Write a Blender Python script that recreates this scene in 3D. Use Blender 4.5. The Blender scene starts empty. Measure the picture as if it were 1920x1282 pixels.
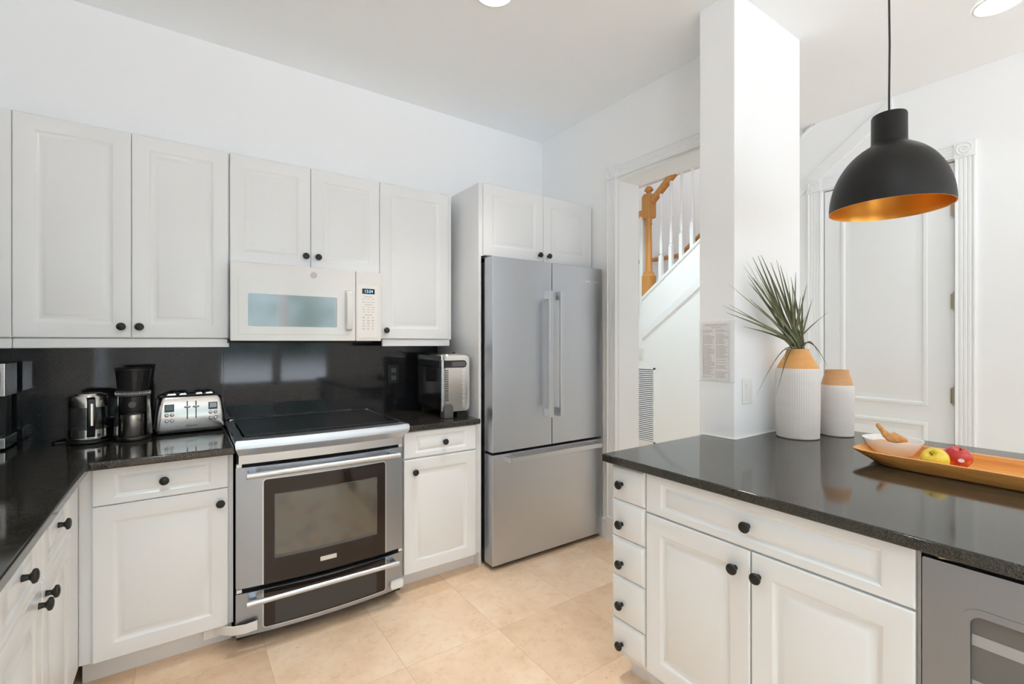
import bpy, bmesh, math, random
from mathutils import Vector, Matrix
random.seed(7)
C = bpy.context.scene.collection
SC = bpy.context.scene
PI = math.pi
R = math.radians

# ------------------------------------------------------------------ camera, world, exposure
cam_d = bpy.data.cameras.new('camera')
cam_d.sensor_width = 36.0
cam_d.lens = 885.5 / 1920 * 36.0
cam_d.clip_start = 0.02
cam = bpy.data.objects.new('camera', cam_d)
C.objects.link(cam)
cam.location = (0, 0, 1.35)
cam.rotation_euler = (R(90), 0, R(-34.78))
SC.camera = cam
SC.view_settings.view_transform = 'Standard'
SC.view_settings.look = 'None'
SC.view_settings.gamma = 1.0
SC.view_settings.use_curve_mapping = False
SC.view_settings.exposure = 0.10
try:
    SC.cycles.use_denoising = True
    SC.cycles.max_bounces = 16
    SC.cycles.diffuse_bounces = 14
    SC.cycles.sample_clamp_indirect = 8.0
    SC.cycles.caustics_reflective = False
    SC.cycles.caustics_refractive = False
except Exception:
    pass

W = bpy.data.worlds.new('daylight')
SC.world = W
W.use_nodes = True
nt = W.node_tree
nt.nodes.clear()
def wn(t, **k):
    n = nt.nodes.new(t)
    for a, b in k.items():
        setattr(n, a, b)
    return n
w_out = wn('ShaderNodeOutputWorld')
w_bg = wn('ShaderNodeBackground')
w_tc = wn('ShaderNodeTexCoord')
w_sep = wn('ShaderNodeSeparateXYZ')
w_ramp = wn('ShaderNodeValToRGB')
w_noise = wn('ShaderNodeTexNoise')
w_mix = wn('ShaderNodeMixRGB')
w_cr2 = wn('ShaderNodeValToRGB')
w_noise.inputs['Scale'].default_value = 14
w_noise.inputs['Detail'].default_value = 6
cr = w_ramp.color_ramp
cr.elements[0].position = 0.478
cr.elements[0].color = (1, 1, 1, 1)
cr.elements[1].position = 0.495
cr.elements[1].color = (0, 0, 0, 1)
for p_, c_ in ((0.575, 0.0), (0.66, 1.0)):
    e_ = cr.elements.new(p_)
    e_.color = (c_, c_, c_, 1)
w_cr2.color_ramp.elements[0].position = 0.35
w_cr2.color_ramp.elements[0].color = (0.16, 0.27, 0.24, 1)
w_cr2.color_ramp.elements[1].position = 0.68
w_cr2.color_ramp.elements[1].color = (0.58, 0.78, 0.84, 1)
w_math = wn('ShaderNodeMath', operation='MULTIPLY_ADD')
w_math.inputs[1].default_value = 0.5
w_math.inputs[2].default_value = 0.5
nt.links.new(w_tc.outputs['Generated'], w_sep.inputs[0])
nt.links.new(w_sep.outputs['Z'], w_math.inputs[0])
nt.links.new(w_math.outputs[0], w_ramp.inputs[0])
nt.links.new(w_tc.outputs['Generated'], w_noise.inputs['Vector'])
nt.links.new(w_noise.outputs['Fac'], w_cr2.inputs[0])
nt.links.new(w_ramp.outputs[0], w_mix.inputs[0])
nt.links.new(w_cr2.outputs[0], w_mix.inputs[1])
w_mix.inputs[2].default_value = (0.86, 0.95, 1.06, 1)
w_gain = wn('ShaderNodeValToRGB')          # bright ground added below the horizon to light the ceiling; sky dimmed
w_gain.color_ramp.elements[0].position = 0.470
w_gain.color_ramp.elements[0].color = (1, 1, 1, 1)
w_gain.color_ramp.elements[1].position = 0.490
w_gain.color_ramp.elements[1].color = (0.30, 0.30, 0.30, 1)
w_mul = wn('ShaderNodeMixRGB', blend_type='MULTIPLY')
w_mul.inputs[0].default_value = 1.0
nt.links.new(w_math.outputs[0], w_gain.inputs[0])
nt.links.new(w_mix.outputs[0], w_mul.inputs[1])
nt.links.new(w_gain.outputs[0], w_mul.inputs[2])
nt.links.new(w_mul.outputs[0], w_bg.inputs['Color'])
w_bg.inputs['Strength'].default_value = 7.6
nt.links.new(w_bg.outputs[0], w_out.inputs[0])

CAN_W = 9.3          # watts of each ceiling downlight
HALL_W = 8.0

# ------------------------------------------------------------------ materials
MATS = {}
def mat(name, col, rough=0.5, metal=0.0, spec=0.5, coat=0.0, emit=None, estr=1.0, trans=0.0, ior=None, alpha=1.0):
    m = bpy.data.materials.new(name)
    m.use_nodes = True
    b = m.node_tree.nodes['Principled BSDF']
    b.inputs['Base Color'].default_value = (*col, 1)
    b.inputs['Roughness'].default_value = rough
    b.inputs['Metallic'].default_value = metal
    b.inputs['Specular IOR Level'].default_value = spec
    b.inputs['Coat Weight'].default_value = coat
    b.inputs['Coat Roughness'].default_value = 0.03
    if ior: b.inputs['IOR'].default_value = ior
    if trans: b.inputs['Transmission Weight'].default_value = trans
    if alpha < 1: b.inputs['Alpha'].default_value = alpha
    if emit:
        b.inputs['Emission Color'].default_value = (*emit, 1)
        b.inputs['Emission Strength'].default_value = estr
    MATS[name] = m
    return m
def nodes(m):
    t = m.node_tree
    return t, t.nodes['Principled BSDF']
def coords(t, scale=(1, 1, 1), kind='Object'):
    tc = t.nodes.new('ShaderNodeTexCoord')
    mp = t.nodes.new('ShaderNodeMapping')
    mp.inputs['Scale'].default_value = scale
    t.links.new(tc.outputs[kind], mp.inputs['Vector'])
    return mp.outputs['Vector']
def noise(t, vec, scale, detail=4, rough=0.5):
    n = t.nodes.new('ShaderNodeTexNoise')
    n.inputs['Scale'].default_value = scale
    n.inputs['Detail'].default_value = detail
    n.inputs['Roughness'].default_value = rough
    t.links.new(vec, n.inputs['Vector'])
    return n.outputs['Fac']
def ramp(t, fac, stops):
    r = t.nodes.new('ShaderNodeValToRGB')
    cr = r.color_ramp
    while len(cr.elements) < len(stops): cr.elements.new(0.5)
    for e, (p, c) in zip(cr.elements, stops):
        e.position = p
        e.color = (*c, 1) if len(c) == 3 else c
    t.links.new(fac, r.inputs[0])
    return r.outputs[0]
def bump(t, b, fac, strength, dist=0.002):
    n = t.nodes.new('ShaderNodeBump')
    n.inputs['Strength'].default_value = strength
    n.inputs['Distance'].default_value = dist
    t.links.new(fac, n.inputs['Height'])
    t.links.new(n.outputs[0], b.inputs['Normal'])

def paint(name, col, rough=0.6, bs=0.05, scale=180, spec=0.5):
    m = mat(name, col, rough, spec=spec)
    t, b = nodes(m)
    v = coords(t)
    bump(t, b, noise(t, v, scale, 3), bs, 0.001)
    return m
WALL = paint('wall_paint', (0.872, 0.886, 0.898), 0.7)
CEIL = paint('ceiling_paint', (0.915, 0.94, 0.96), 0.85)
TRIM = paint('trim_paint', (0.84, 0.86, 0.875), 0.38, 0.02)
CAB = paint('cabinet_lacquer', (0.775, 0.795, 0.812), 0.22, 0.03, 60)
WHITE = mat('white_plastic', (0.80, 0.79, 0.77), 0.25)
WGLOSS = mat('white_gloss_enamel', (0.74, 0.745, 0.74), 0.08, coat=0.6)
STRAP = mat('white_soft_plastic', (0.78, 0.78, 0.77), 0.45)
BLACKM = mat('black_knob_metal', (0.018, 0.018, 0.017), 0.42, 0.3)
BLACKP = mat('black_plastic', (0.012, 0.012, 0.013), 0.32)
DARKGAP = mat('dark_rubber', (0.01, 0.01, 0.01), 0.7)
GREYP = mat('grey_plastic', (0.10, 0.10, 0.10), 0.45)
STRIP = mat('pale_metal_badge', (0.72, 0.72, 0.73), 0.3, 0.6)
CHROME = mat('polished_steel', (0.72, 0.71, 0.69), 0.12, 1.0)
HINGE = mat('aged_nickel', (0.42, 0.37, 0.28), 0.3, 1.0)
DISC = mat('grey_badge', (0.50, 0.50, 0.49), 0.35)
INK = mat('grey_ink', (0.30, 0.29, 0.29), 0.6)
INKP = mat('printed_ink', (0.34, 0.29, 0.29), 0.7)
DISPLAY = mat('display_glass', (0.004, 0.006, 0.01), 0.06)
DIGIT = mat('display_digit', (0.1, 0.2, 0.4), 0.4, emit=(0.30, 0.62, 1.0), estr=2.0)
LCD = mat('lcd_glass', (0.10, 0.15, 0.15), 0.12)
LCDB = mat('pale_lcd_glass', (0.42, 0.52, 0.56), 0.12)
LAMP = mat('downlight_diffuser', (1, 1, 1), 0.5, emit=(1.0, 0.97, 0.93), estr=9.0)
GLASSD = mat('oven_tinted_glass', (0.020, 0.013, 0.011), 0.035, spec=0.42)
GLASSW = mat('oven_window_glass', (0.085, 0.075, 0.06), 0.05, spec=0.9, coat=0.6)
_t, _b = nodes(GLASSW)
_t.links.new(ramp(_t, noise(_t, coords(_t), 15, 1, 0.3), [(0.25, (0.066, 0.066, 0.060)), (0.5, (0.092, 0.080, 0.060)), (0.75, (0.082, 0.088, 0.078))]), _b.inputs['Base Color'])
COOKTOP = mat('cooktop_ceramic_glass', (0.018, 0.018, 0.020), 0.07, spec=0.5)
MWGLASS = mat('microwave_window_glass', (0.17, 0.205, 0.23), 0.03, spec=0.9, coat=1.0)
MWGLASS.node_tree.nodes['Principled BSDF'].inputs['Coat IOR'].default_value = 2.2
CLEAR = mat('clear_glass', (0.92, 0.95, 0.95), 0.02, trans=1.0, ior=1.35)
SMOKE = mat('smoked_clear_plastic', (0.05, 0.05, 0.05), 0.06, trans=0.55, ior=1.3)
WINGLASS = mat('window_glass', (0.9, 0.95, 1.0), 0.02, alpha=0.06)
SLEEVE = mat('clear_plastic_sleeve', (0.86, 0.86, 0.84), 0.18, alpha=0.14)
PAPER = mat('white_paper', (0.80, 0.785, 0.775), 0.7)
BOWL = mat('white_porcelain', (0.80, 0.82, 0.83), 0.12, coat=0.4)
SHADEO = mat('matte_black_enamel', (0.008, 0.008, 0.008), 0.48, spec=0.34)
CORD = mat('black_fabric_cord', (0.03, 0.03, 0.03), 0.7)
STICK = mat('fruit_sticker', (0.72, 0.74, 0.80), 0.4)
STEMB = mat('dry_stem', (0.11, 0.07, 0.03), 0.7)
COOLG = mat('cooler_glass', (0.13, 0.13, 0.13), 0.10, spec=0.6)
DRAWG = mat('drawer_window_glass', (0.045, 0.044, 0.044), 0.10, spec=0.5)
COOLSH = mat('cooler_shelf_front', (0.36, 0.36, 0.36), 0.3)
CAULK = mat('white_caulk', (0.82, 0.82, 0.80), 0.5)
SEAM = mat('panel_seam', (0.35, 0.35, 0.34), 0.6)

def gold():
    m = mat('gold_inner_enamel', (0.80, 0.36, 0.055), 0.34, 0.75)
    return m
GOLD = gold()

def steel(name, col=(0.56, 0.56, 0.57), rough=0.33, sc=(3, 3, 260), metal=1.0):
    m = mat(name, col, rough, metal)
    t, b = nodes(m)
    v = coords(t, sc)
    f = noise(t, v, 1.0, 3)
    r = t.nodes.new('ShaderNodeMapRange')
    r.inputs['To Min'].default_value = rough - 0.05
    r.inputs['To Max'].default_value = rough + 0.07
    t.links.new(f, r.inputs['Value'])
    t.links.new(r.outputs[0], b.inputs['Roughness'])
    bump(t, b, f, 0.03, 0.0005)
    return m
STEEL = steel('range_steel', (0.66, 0.70, 0.76), 0.34)
STEELV = steel('fridge_steel', (0.575, 0.60, 0.645), 0.38, (240, 240, 3))
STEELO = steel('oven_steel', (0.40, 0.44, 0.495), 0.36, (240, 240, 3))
STEELC = steel('cooler_steel_dimmed', (0.31, 0.335, 0.375), 0.40, (240, 240, 3))  # same steel as the other appliances, dimmer reflections put into its base colour
STEELT = steel('satin_steel_trim', (0.56, 0.58, 0.61), 0.27)
STEELH = steel('handle_steel', (0.62, 0.63, 0.65), 0.33)
STEELB = steel('appliance_steel', (0.60, 0.585, 0.56), 0.20, (3, 3, 200))

def granite(name, dark, light, rough, scale=420, lo=0.50, hi=0.72, spec=0.5):
    m = mat(name, dark, rough, spec=spec)
    t, b = nodes(m)
    v = coords(t)
    n1 = noise(t, v, scale, 2, 0.6)
    n2 = noise(t, v, scale * 0.35, 3, 0.6)
    mx = t.nodes.new('ShaderNodeMath')
    mx.operation = 'MULTIPLY_ADD'
    mx.inputs[1].default_value = 0.6
    t.links.new(n1, mx.inputs[0])
    m2 = t.nodes.new('ShaderNodeMath')
    m2.operation = 'MULTIPLY'
    m2.inputs[1].default_value = 0.4
    t.links.new(n2, m2.inputs[0])
    t.links.new(m2.outputs[0], mx.inputs[2])
    c = ramp(t, mx.outputs[0], [(0.0, dark), (lo, dark), (hi, light), (1.0, light)])
    t.links.new(c, b.inputs['Base Color'])
    return m
GRANITE = granite('black_granite', (0.012, 0.011, 0.009), (0.105, 0.095, 0.078), 0.09, 520, 0.47, 0.70, 0.62)
GRANITEB = granite('backsplash_granite', (0.012, 0.012, 0.014), (0.07, 0.072, 0.08), 0.05, spec=0.40)

def travertine():
    m = mat('travertine_tile', (0.62, 0.44, 0.28), 0.28)
    t, b = nodes(m)
    tc = t.nodes.new('ShaderNodeTexCoord')
    mp = t.nodes.new('ShaderNodeMapping')
    T = 0.4595
    mp.inputs['Location'].default_value = (-1.215 + 20 * T, -1.86 + 20 * T, 0)
    t.links.new(tc.outputs['Object'], mp.inputs['Vector'])
    sep = t.nodes.new('ShaderNodeSeparateXYZ')
    t.links.new(mp.outputs[0], sep.inputs[0])
    def math_(op, a, bb=None, c=None):
        n = t.nodes.new('ShaderNodeMath')
        n.operation = op
        for i, q in enumerate((a, bb, c)):
            if q is None: continue
            if isinstance(q, (int, float)): n.inputs[i].default_value = q
            else: t.links.new(q, n.inputs[i])
        return n.outputs[0]
    ids, edges = [], []
    for ax in 'XY':
        q = math_('DIVIDE', sep.outputs[ax], T)
        fl = math_('FLOOR', q)
        fr = math_('FRACT', q)
        d = math_('MINIMUM', fr, math_('SUBTRACT', 1.0, fr))
        ids.append(fl)
        edges.append(d)
    comb = t.nodes.new('ShaderNodeCombineXYZ')
    t.links.new(ids[0], comb.inputs[0])
    t.links.new(ids[1], comb.inputs[1])
    wn_ = t.nodes.new('ShaderNodeTexWhiteNoise')
    t.links.new(comb.outputs[0], wn_.inputs['Vector'])
    edge = math_('MINIMUM', edges[0], edges[1])
    grout = math_('LESS_THAN', edge, 0.0026)
    # per tile shifted coordinates
    va = t.nodes.new('ShaderNodeVectorMath')
    va.operation = 'MULTIPLY_ADD'
    t.links.new(wn_.outputs['Color'], va.inputs[0])
    va.inputs[1].default_value = (9, 9, 9)
    t.links.new(mp.outputs[0], va.inputs[2])
    n1 = noise(t, va.outputs[0], 4.0, 7, 0.62)
    n2 = noise(t, va.outputs[0], 26.0, 6, 0.65)
    base = ramp(t, n1, [(0.28, (0.74, 0.53, 0.355)), (0.50, (0.84, 0.63, 0.445)), (0.72, (0.89, 0.72, 0.545))])
    fine = ramp(t, n2, [(0.30, (0.87, 0.82, 0.74)), (0.48, (1, 1, 1)), (0.75, (1.02, 1.02, 1.02))])
    mul = t.nodes.new('ShaderNodeMixRGB')
    mul.blend_type = 'MULTIPLY'
    mul.inputs[0].default_value = 0.75
    t.links.new(base, mul.inputs[1])
    t.links.new(fine, mul.inputs[2])
    tint = ramp(t, wn_.outputs['Value'], [(0.0, (0.90, 0.87, 0.84)), (0.5, (1, 1, 1)), (1.0, (1.05, 1.08, 1.12))])
    mul2 = t.nodes.new('ShaderNodeMixRGB')
    mul2.blend_type = 'MULTIPLY'
    mul2.inputs[0].default_value = 1.0
    t.links.new(mul.outputs[0], mul2.inputs[1])
    t.links.new(tint, mul2.inputs[2])
    # pits
    vp = noise(t, va.outputs[0], 70.0, 2, 0.5)
    vq = noise(t, va.outputs[0], 7.0, 3, 0.5)
    pit = math_('MULTIPLY', math_('GREATER_THAN', vp, 0.69), math_('GREATER_THAN', vq, 0.53))
    mp_ = t.nodes.new('ShaderNodeMixRGB')
    t.links.new(math_('MULTIPLY', pit, 0.45), mp_.inputs[0])
    t.links.new(mul2.outputs[0], mp_.inputs[1])
    mp_.inputs[2].default_value = (0.38, 0.27, 0.17, 1)
    mg = t.nodes.new('ShaderNodeMixRGB')
    t.links.new(math_('MULTIPLY', grout, 0.60), mg.inputs[0])
    t.links.new(mp_.outputs[0], mg.inputs[1])
    mg.inputs[2].default_value = (0.48, 0.34, 0.22, 1)
    t.links.new(mg.outputs[0], b.inputs['Base Color'])
    return m
TILE = travertine()

def wood(name, c1, c2, scale, rough=0.4):
    m = mat(name, c1, rough)
    t, b = nodes(m)
    v = coords(t, scale)
    f = noise(t, v, 1.0, 5, 0.6)
    t.links.new(ramp(t, f, [(0.3, c1), (0.7, c2)]), b.inputs['Base Color'])
    return m
OAK = wood('honey_oak', (0.50, 0.22, 0.055), (0.66, 0.33, 0.10), (60, 60, 4))
OAKR = wood('honey_oak_rail', (0.42, 0.19, 0.06), (0.58, 0.28, 0.10), (60, 4, 60))
TRAYW = wood('orange_bamboo', (0.66, 0.265, 0.06), (0.86, 0.44, 0.13), (90, 5, 90), 0.35)

def vase_mat(name, z_break, zb=0.0):
    m = mat(name, (0.7, 0.64, 0.58), 0.7)
    t, b = nodes(m)
    tc = t.nodes.new('ShaderNodeTexCoord')
    sep = t.nodes.new('ShaderNodeSeparateXYZ')
    t.links.new(tc.outputs['Object'], sep.inputs[0])
    def M(op, a, bb=None):
        n = t.nodes.new('ShaderNodeMath')
        n.operation = op
        for i, q in enumerate((a, bb)):
            if q is None: continue
            if isinstance(q, (int, float)): n.inputs[i].default_value = q
            else: t.links.new(q, n.inputs[i])
        return n.outputs[0]
    ang = M('ARCTAN2', sep.outputs['Y'], sep.outputs['X'])
    vl = M('LESS_THAN', M('FRACT', M('MULTIPLY', ang, 64 / (2 * PI))), 0.16)
    hl = M('LESS_THAN', M('FRACT', M('MULTIPLY', sep.outputs['Z'], 230)), 0.28)
    n = noise(t, coords(t, (3, 3, 8)), 3.0, 3)
    ln = M('MAXIMUM', M('MULTIPLY', vl, 0.55), M('MULTIPLY', hl, 0.28))
    mx = t.nodes.new('ShaderNodeMixRGB')
    t.links.new(ln, mx.inputs[0])
    c = ramp(t, n, [(0.3, (0.76, 0.70, 0.66)), (0.7, (0.78, 0.76, 0.75))])
    t.links.new(c, mx.inputs[1])
    mx.inputs[2].default_value = (0.40, 0.33, 0.31, 1)
    t.links.new(mx.outputs[0], b.inputs['Base Color'])
    return m
VASE = vase_mat('woven_white_ceramic', 0)
CLAY = wood('tan_clay', (0.70, 0.33, 0.10), (0.78, 0.40, 0.14), (8, 8, 30), 0.6)
CLAY2 = wood('pale_tan_clay', (0.62, 0.33, 0.145), (0.70, 0.39, 0.18), (8, 8, 30), 0.6)

def noisy(name, stops, scale, rough=0.4, coat=0.0):
    m = mat(name, stops[0][1], rough, coat=coat)
    t, b = nodes(m)
    t.links.new(ramp(t, noise(t, coords(t), scale, 5, 0.6), stops), b.inputs['Base Color'])
    return m
LEAF = noisy('dusty_green_leaf', [(0.25, (0.075, 0.085, 0.040)), (0.5, (0.15, 0.17, 0.085)), (0.62, (0.20, 0.205, 0.12)), (0.8, (0.22, 0.14, 0.07))], 22, 0.55)
APY = noisy('yellow_apple_skin', [(0.3, (0.80, 0.50, 0.02)), (0.55, (0.78, 0.60, 0.05)), (0.75, (0.66, 0.62, 0.09))], 14, 0.28, 0.3)
APR = noisy('red_apple_skin', [(0.30, (0.40, 0.010, 0.018)), (0.52, (0.55, 0.03, 0.02)), (0.70, (0.82, 0.30, 0.03))], 18, 0.25, 0.3)
GINGER = noisy('ginger_skin', [(0.3, (0.45, 0.20, 0.06)), (0.6, (0.68, 0.36, 0.13))], 60, 0.7)
PEACH = noisy('peach_skin', [(0.3, (0.80, 0.42, 0.20)), (0.7, (0.85, 0.52, 0.30))], 12, 0.5)

# ------------------------------------------------------------------ mesh helpers
PM = {}          # world matrix of each object made
def box(bm, x0, x1, y0, y1, z0, z1):
    vs = [bm.verts.new(p) for p in ((x0, y0, z0), (x1, y0, z0), (x1, y1, z0), (x0, y1, z0), (x0, y0, z1), (x1, y0, z1), (x1, y1, z1), (x0, y1, z1))]
    for f in ((0, 3, 2, 1), (4, 5, 6, 7), (0, 1, 5, 4), (1, 2, 6, 5), (2, 3, 7, 6), (3, 0, 4, 7)):
        bm.faces.new([vs[i] for i in f])
    return bm
def loft(bm, loops, cap=True, closed=True):
    rows = [[bm.verts.new(p) for p in l] for l in loops]
    n = len(rows[0])
    for a, b in zip(rows, rows[1:]):
        for i in range(n if closed else n - 1):
            j = (i + 1) % n
            bm.faces.new((a[i], a[j], b[j], b[i]))
    if cap:
        bm.faces.new(rows[0][::-1])
        bm.faces.new(rows[-1])
    return bm
def prism(bm, poly, axis, a, b):
    def P(u, v, w):
        return {'x': (w, u, v), 'y': (u, w, v), 'z': (u, v, w)}[axis]
    return loft(bm, [[P(u, v, a) for u, v in poly], [P(u, v, b) for u, v in poly]])
def lathe(bm, prof, seg=32, c=(0, 0, 0), axis='z', cap0=True, cap1=True, sx=1.0, sy=1.0):
    loops = []
    for r, h in prof:
        l = []
        for i in range(seg):
            a = 2 * PI * i / seg
            u, v = r * math.cos(a) * sx, r * math.sin(a) * sy
            p = {'z': (u, v, h), 'y': (u, h, v), 'x': (h, u, v)}[axis]
            l.append((p[0] + c[0], p[1] + c[1], p[2] + c[2]))
        loops.append(l)
    rows = [[bm.verts.new(p) for p in l] for l in loops]
    for a, b in zip(rows, rows[1:]):
        for i in range(seg):
            j = (i + 1) % seg
            bm.faces.new((a[i], a[j], b[j], b[i]))
    if cap0: bm.faces.new(rows[0][::-1])
    if cap1: bm.faces.new(rows[-1])
    return bm
def tube(bm, pts, r, seg=10, rs=None):
    pts = [Vector(p) for p in pts]
    loops = []
    up = Vector((0, 0, 1))
    prev = None
    for i, p in enumerate(pts):
        d = (pts[min(i + 1, len(pts) - 1)] - pts[max(i - 1, 0)]).normalized()
        if prev is None:
            a = d.cross(up)
            if a.length < 1e-3: a = d.cross(Vector((1, 0, 0)))
        else:
            a = prev - d * prev.dot(d)
        a.normalize()
        prev = a
        b = d.cross(a)
        rr = rs[i] if rs else r
        loops.append([tuple(p + (a * math.cos(2 * PI * k / seg) + b * math.sin(2 * PI * k / seg)) * rr) for k in range(seg)])
    return loft(bm, loops)
def gbox(bm, x0, x1, y0, y1, z0, z1, nx=16):
    loops = []
    for i in range(nx + 1):
        x = x0 + (x1 - x0) * i / nx
        loops.append([(x, y0, z0), (x, y1, z0), (x, y1, z1), (x, y0, z1)])
    return loft(bm, loops)
def rrect(x0, x1, z0, z1, r, n=5, corners=(1, 1, 1, 1)):
    pts = []
    for (cx, cz, a0), on in zip(((x1 - r, z1 - r, 0), (x0 + r, z1 - r, 90), (x0 + r, z0 + r, 180), (x1 - r, z0 + r, 270)), corners):
        if not on:
            pts.append((x1 if a0 in (0, 270) else x0, z1 if a0 in (0, 90) else z0))
            continue
        for k in range(n + 1):
            a = R(a0 + 90 * k / n)
            pts.append((cx + r * math.cos(a), cz + r * math.sin(a)))
    return pts

def finish(bm, angle=0.62):
    bmesh.ops.recalc_face_normals(bm, faces=bm.faces)
    for f in bm.faces: f.smooth = True
    for e in bm.edges:
        if len(e.link_faces) == 2 and e.calc_face_angle(0) > angle: e.smooth = False
def obj(name, bm, m, parent=None, local=False, bev=0.0, seg=2):
    """Link bm as one mesh object.  World coordinates unless local=True (then the parent's own frame)."""
    finish(bm)
    base = PM.get(parent.name, Matrix()) if parent else Matrix()
    if parent and not local: bm.transform(base.inverted())
    me = bpy.data.meshes.new(name)
    bm.to_mesh(me)
    bm.free()
    me.materials.append(m)
    o = bpy.data.objects.new(name, me)
    C.objects.link(o)
    if parent: o.parent = parent
    PM[o.name] = base
    if bev:
        md = o.modifiers.new('bevel', 'BEVEL')
        md.width = bev
        md.segments = seg
        md.limit_method = 'ANGLE'
        md.angle_limit = R(35)
        md.harden_normals = True
    return o
def pieces(name, bm, m, parent, local=False, bev=0.0, seg=2):
    """Every loose island of bm becomes a part of its own."""
    out, todo = [], set(bm.verts)
    while todo:
        isl, stack = set(), [next(iter(todo))]
        while stack:
            v = stack.pop()
            if v in isl: continue
            isl.add(v)
            for e in v.link_edges: stack.append(e.other_vert(v))
        todo -= isl
        nb, mp = B(), {}
        for v in sorted(isl, key=lambda q: q.index): mp[v] = nb.verts.new(v.co)
        for f in bm.faces:
            if f.verts[0] in isl: nb.faces.new([mp[v] for v in f.verts])
        out.append(nb)
    bm.free()
    out.sort(key=lambda q: tuple(sum((v.co for v in q.verts), Vector()) / len(q.verts)))
    return [obj(name, q, m, parent, local, bev, seg) for q in out]
def tag(o, label=None, cat=None, group=None, kind=None):
    if label: o['label'] = label
    if cat: o['category'] = cat
    if group: o['group'] = group
    if kind: o['kind'] = kind
    return o
def thing(name, label, cat, loc=(0, 0, 0), rz=0.0, group=None, kind=None):
    o = bpy.data.objects.new(name, None)
    o.empty_display_size = 0.05
    C.objects.link(o)
    o.location = loc
    o.rotation_euler = (0, 0, rz)
    PM[o.name] = Matrix.Translation(loc) @ Matrix.Rotation(rz, 4, 'Z')
    return tag(o, label, cat, group, kind)
def struct(name, bm, m, parent=None, bev=0.0):
    o = obj(name, bm, m, parent, bev=bev)
    if not parent: o['kind'] = 'structure'
    return o
B = bmesh.new
def text(name, s, size, m, parent, loc, rot, align='CENTER', ext=0.0002):
    cu = bpy.data.curves.new('lettering', 'FONT')
    cu.body = s
    cu.size = size
    cu.align_x = align
    cu.align_y = 'CENTER'
    cu.extrude = ext
    t = bpy.data.objects.new('lettering', cu)
    C.objects.link(t)
    dg = bpy.context.evaluated_depsgraph_get()
    me = bpy.data.meshes.new_from_object(t.evaluated_get(dg))
    bpy.data.objects.remove(t)
    bpy.data.curves.remove(cu)
    M = Matrix.Translation(loc) @ rot.to_4x4()
    if parent: M = PM[parent.name].inverted() @ M
    me.transform(M)
    me.materials.clear()
    me.materials.append(m)
    o = bpy.data.objects.new(name, me)
    C.objects.link(o)
    if parent: o.parent = parent
    PM[o.name] = PM[parent.name] if parent else Matrix()
    return o
FACE_S = Matrix(((1, 0, 0), (0, 0, -1), (0, 1, 0)))            # text standing on a face that looks to -y
FACE_W = Matrix(((0, 0, -1), (-1, 0, 0), (0, 1, 0)))           # text standing on a face that looks to -x

# ------------------------------------------------------------------ the room
ZC, XW, YB, XL, XH, YS = 2.97, 2.40, 3.03, -0.95, 3.85, -4.6
CZ = 0.90
struct('floor', box(B(), XL - .15, 5.1, YS - .15, 4.55, -0.10, 0.0), TILE)
struct('ceiling', box(B(), XL - .15, XH + .10, YS - .15, 4.55, ZC, ZC + 0.12), CEIL)
struct('wall_back', box(B(), XL - .15, XW, YB, YB + .12, 0, ZC), WALL)
bm = B()
box(bm, XL - .15, XL, -2.1, YB, 0, ZC)
box(bm, XL - .15, XL, -3.75, -2.1, 2.75, ZC)
box(bm, XL - .15, XL, -3.75, -2.1, 0, 0.12)
box(bm, XL - .15, XL, YS, -3.75, 0, ZC)
struct('wall_left', bm, WALL)
bm = B()
box(bm, XW, XW + .20, 2.208, 4.4, 0, ZC)
box(bm, XW, XW + .20, 1.3805, 2.208, 2.446, ZC)
struct('wall_right', bm, WALL)
# square white column at the end of the peninsula
struct('wall_column', box(B(), 2.08, 2.715, 1.20, 1.38, 0, ZC), WALL, bev=0.004)
# the hall wall with the closet door; its upper edge follows the stairs
def zs(y): return 1.793 + (3.205 - y) * 0.73
yt = 3.205 - (ZC - 1.793) / 0.73
D0, D1, DZ = 0.823, 1.548, 2.458       # door opening
bm = B()
prism(bm, [(YS, 0), (D0, 0), (D0, DZ), (D1, DZ), (D1, 0), (3.205, 0), (3.205, 1.793), (yt, ZC), (YS, ZC)], 'x', XH, XH + .10)
struct('wall_hall', bm, WALL)
struct('wall_landing', box(B(), XH, XH + .10, 3.205, 4.4, 0, 1.60), WALL)
struct('wall_stairwell', box(B(), 4.95, 5.05, 0.2, 4.4, 0, 4.7), WALL)
struct('wall_hall_end', box(B(), XW + .20, 5.05, 4.4, 4.52, 0, 4.7), WALL)
bm = B()
box(bm, XH + .10, 4.95, 0.2, 0.3, 0, 4.7)
box(bm, XH, XH + .10, 0.2, 4.4, ZC + .125, 4.7)
struct('wall_stairwell_end', bm, WALL)
struct('ceiling_stairwell', box(B(), XH, 5.05, 0.2, 4.52, 4.7, 4.8), CEIL)
struct('floor_landing', box(B(), XH + .10, 4.95, 3.205, 4.4, 1.50, 1.58), WALL)
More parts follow.
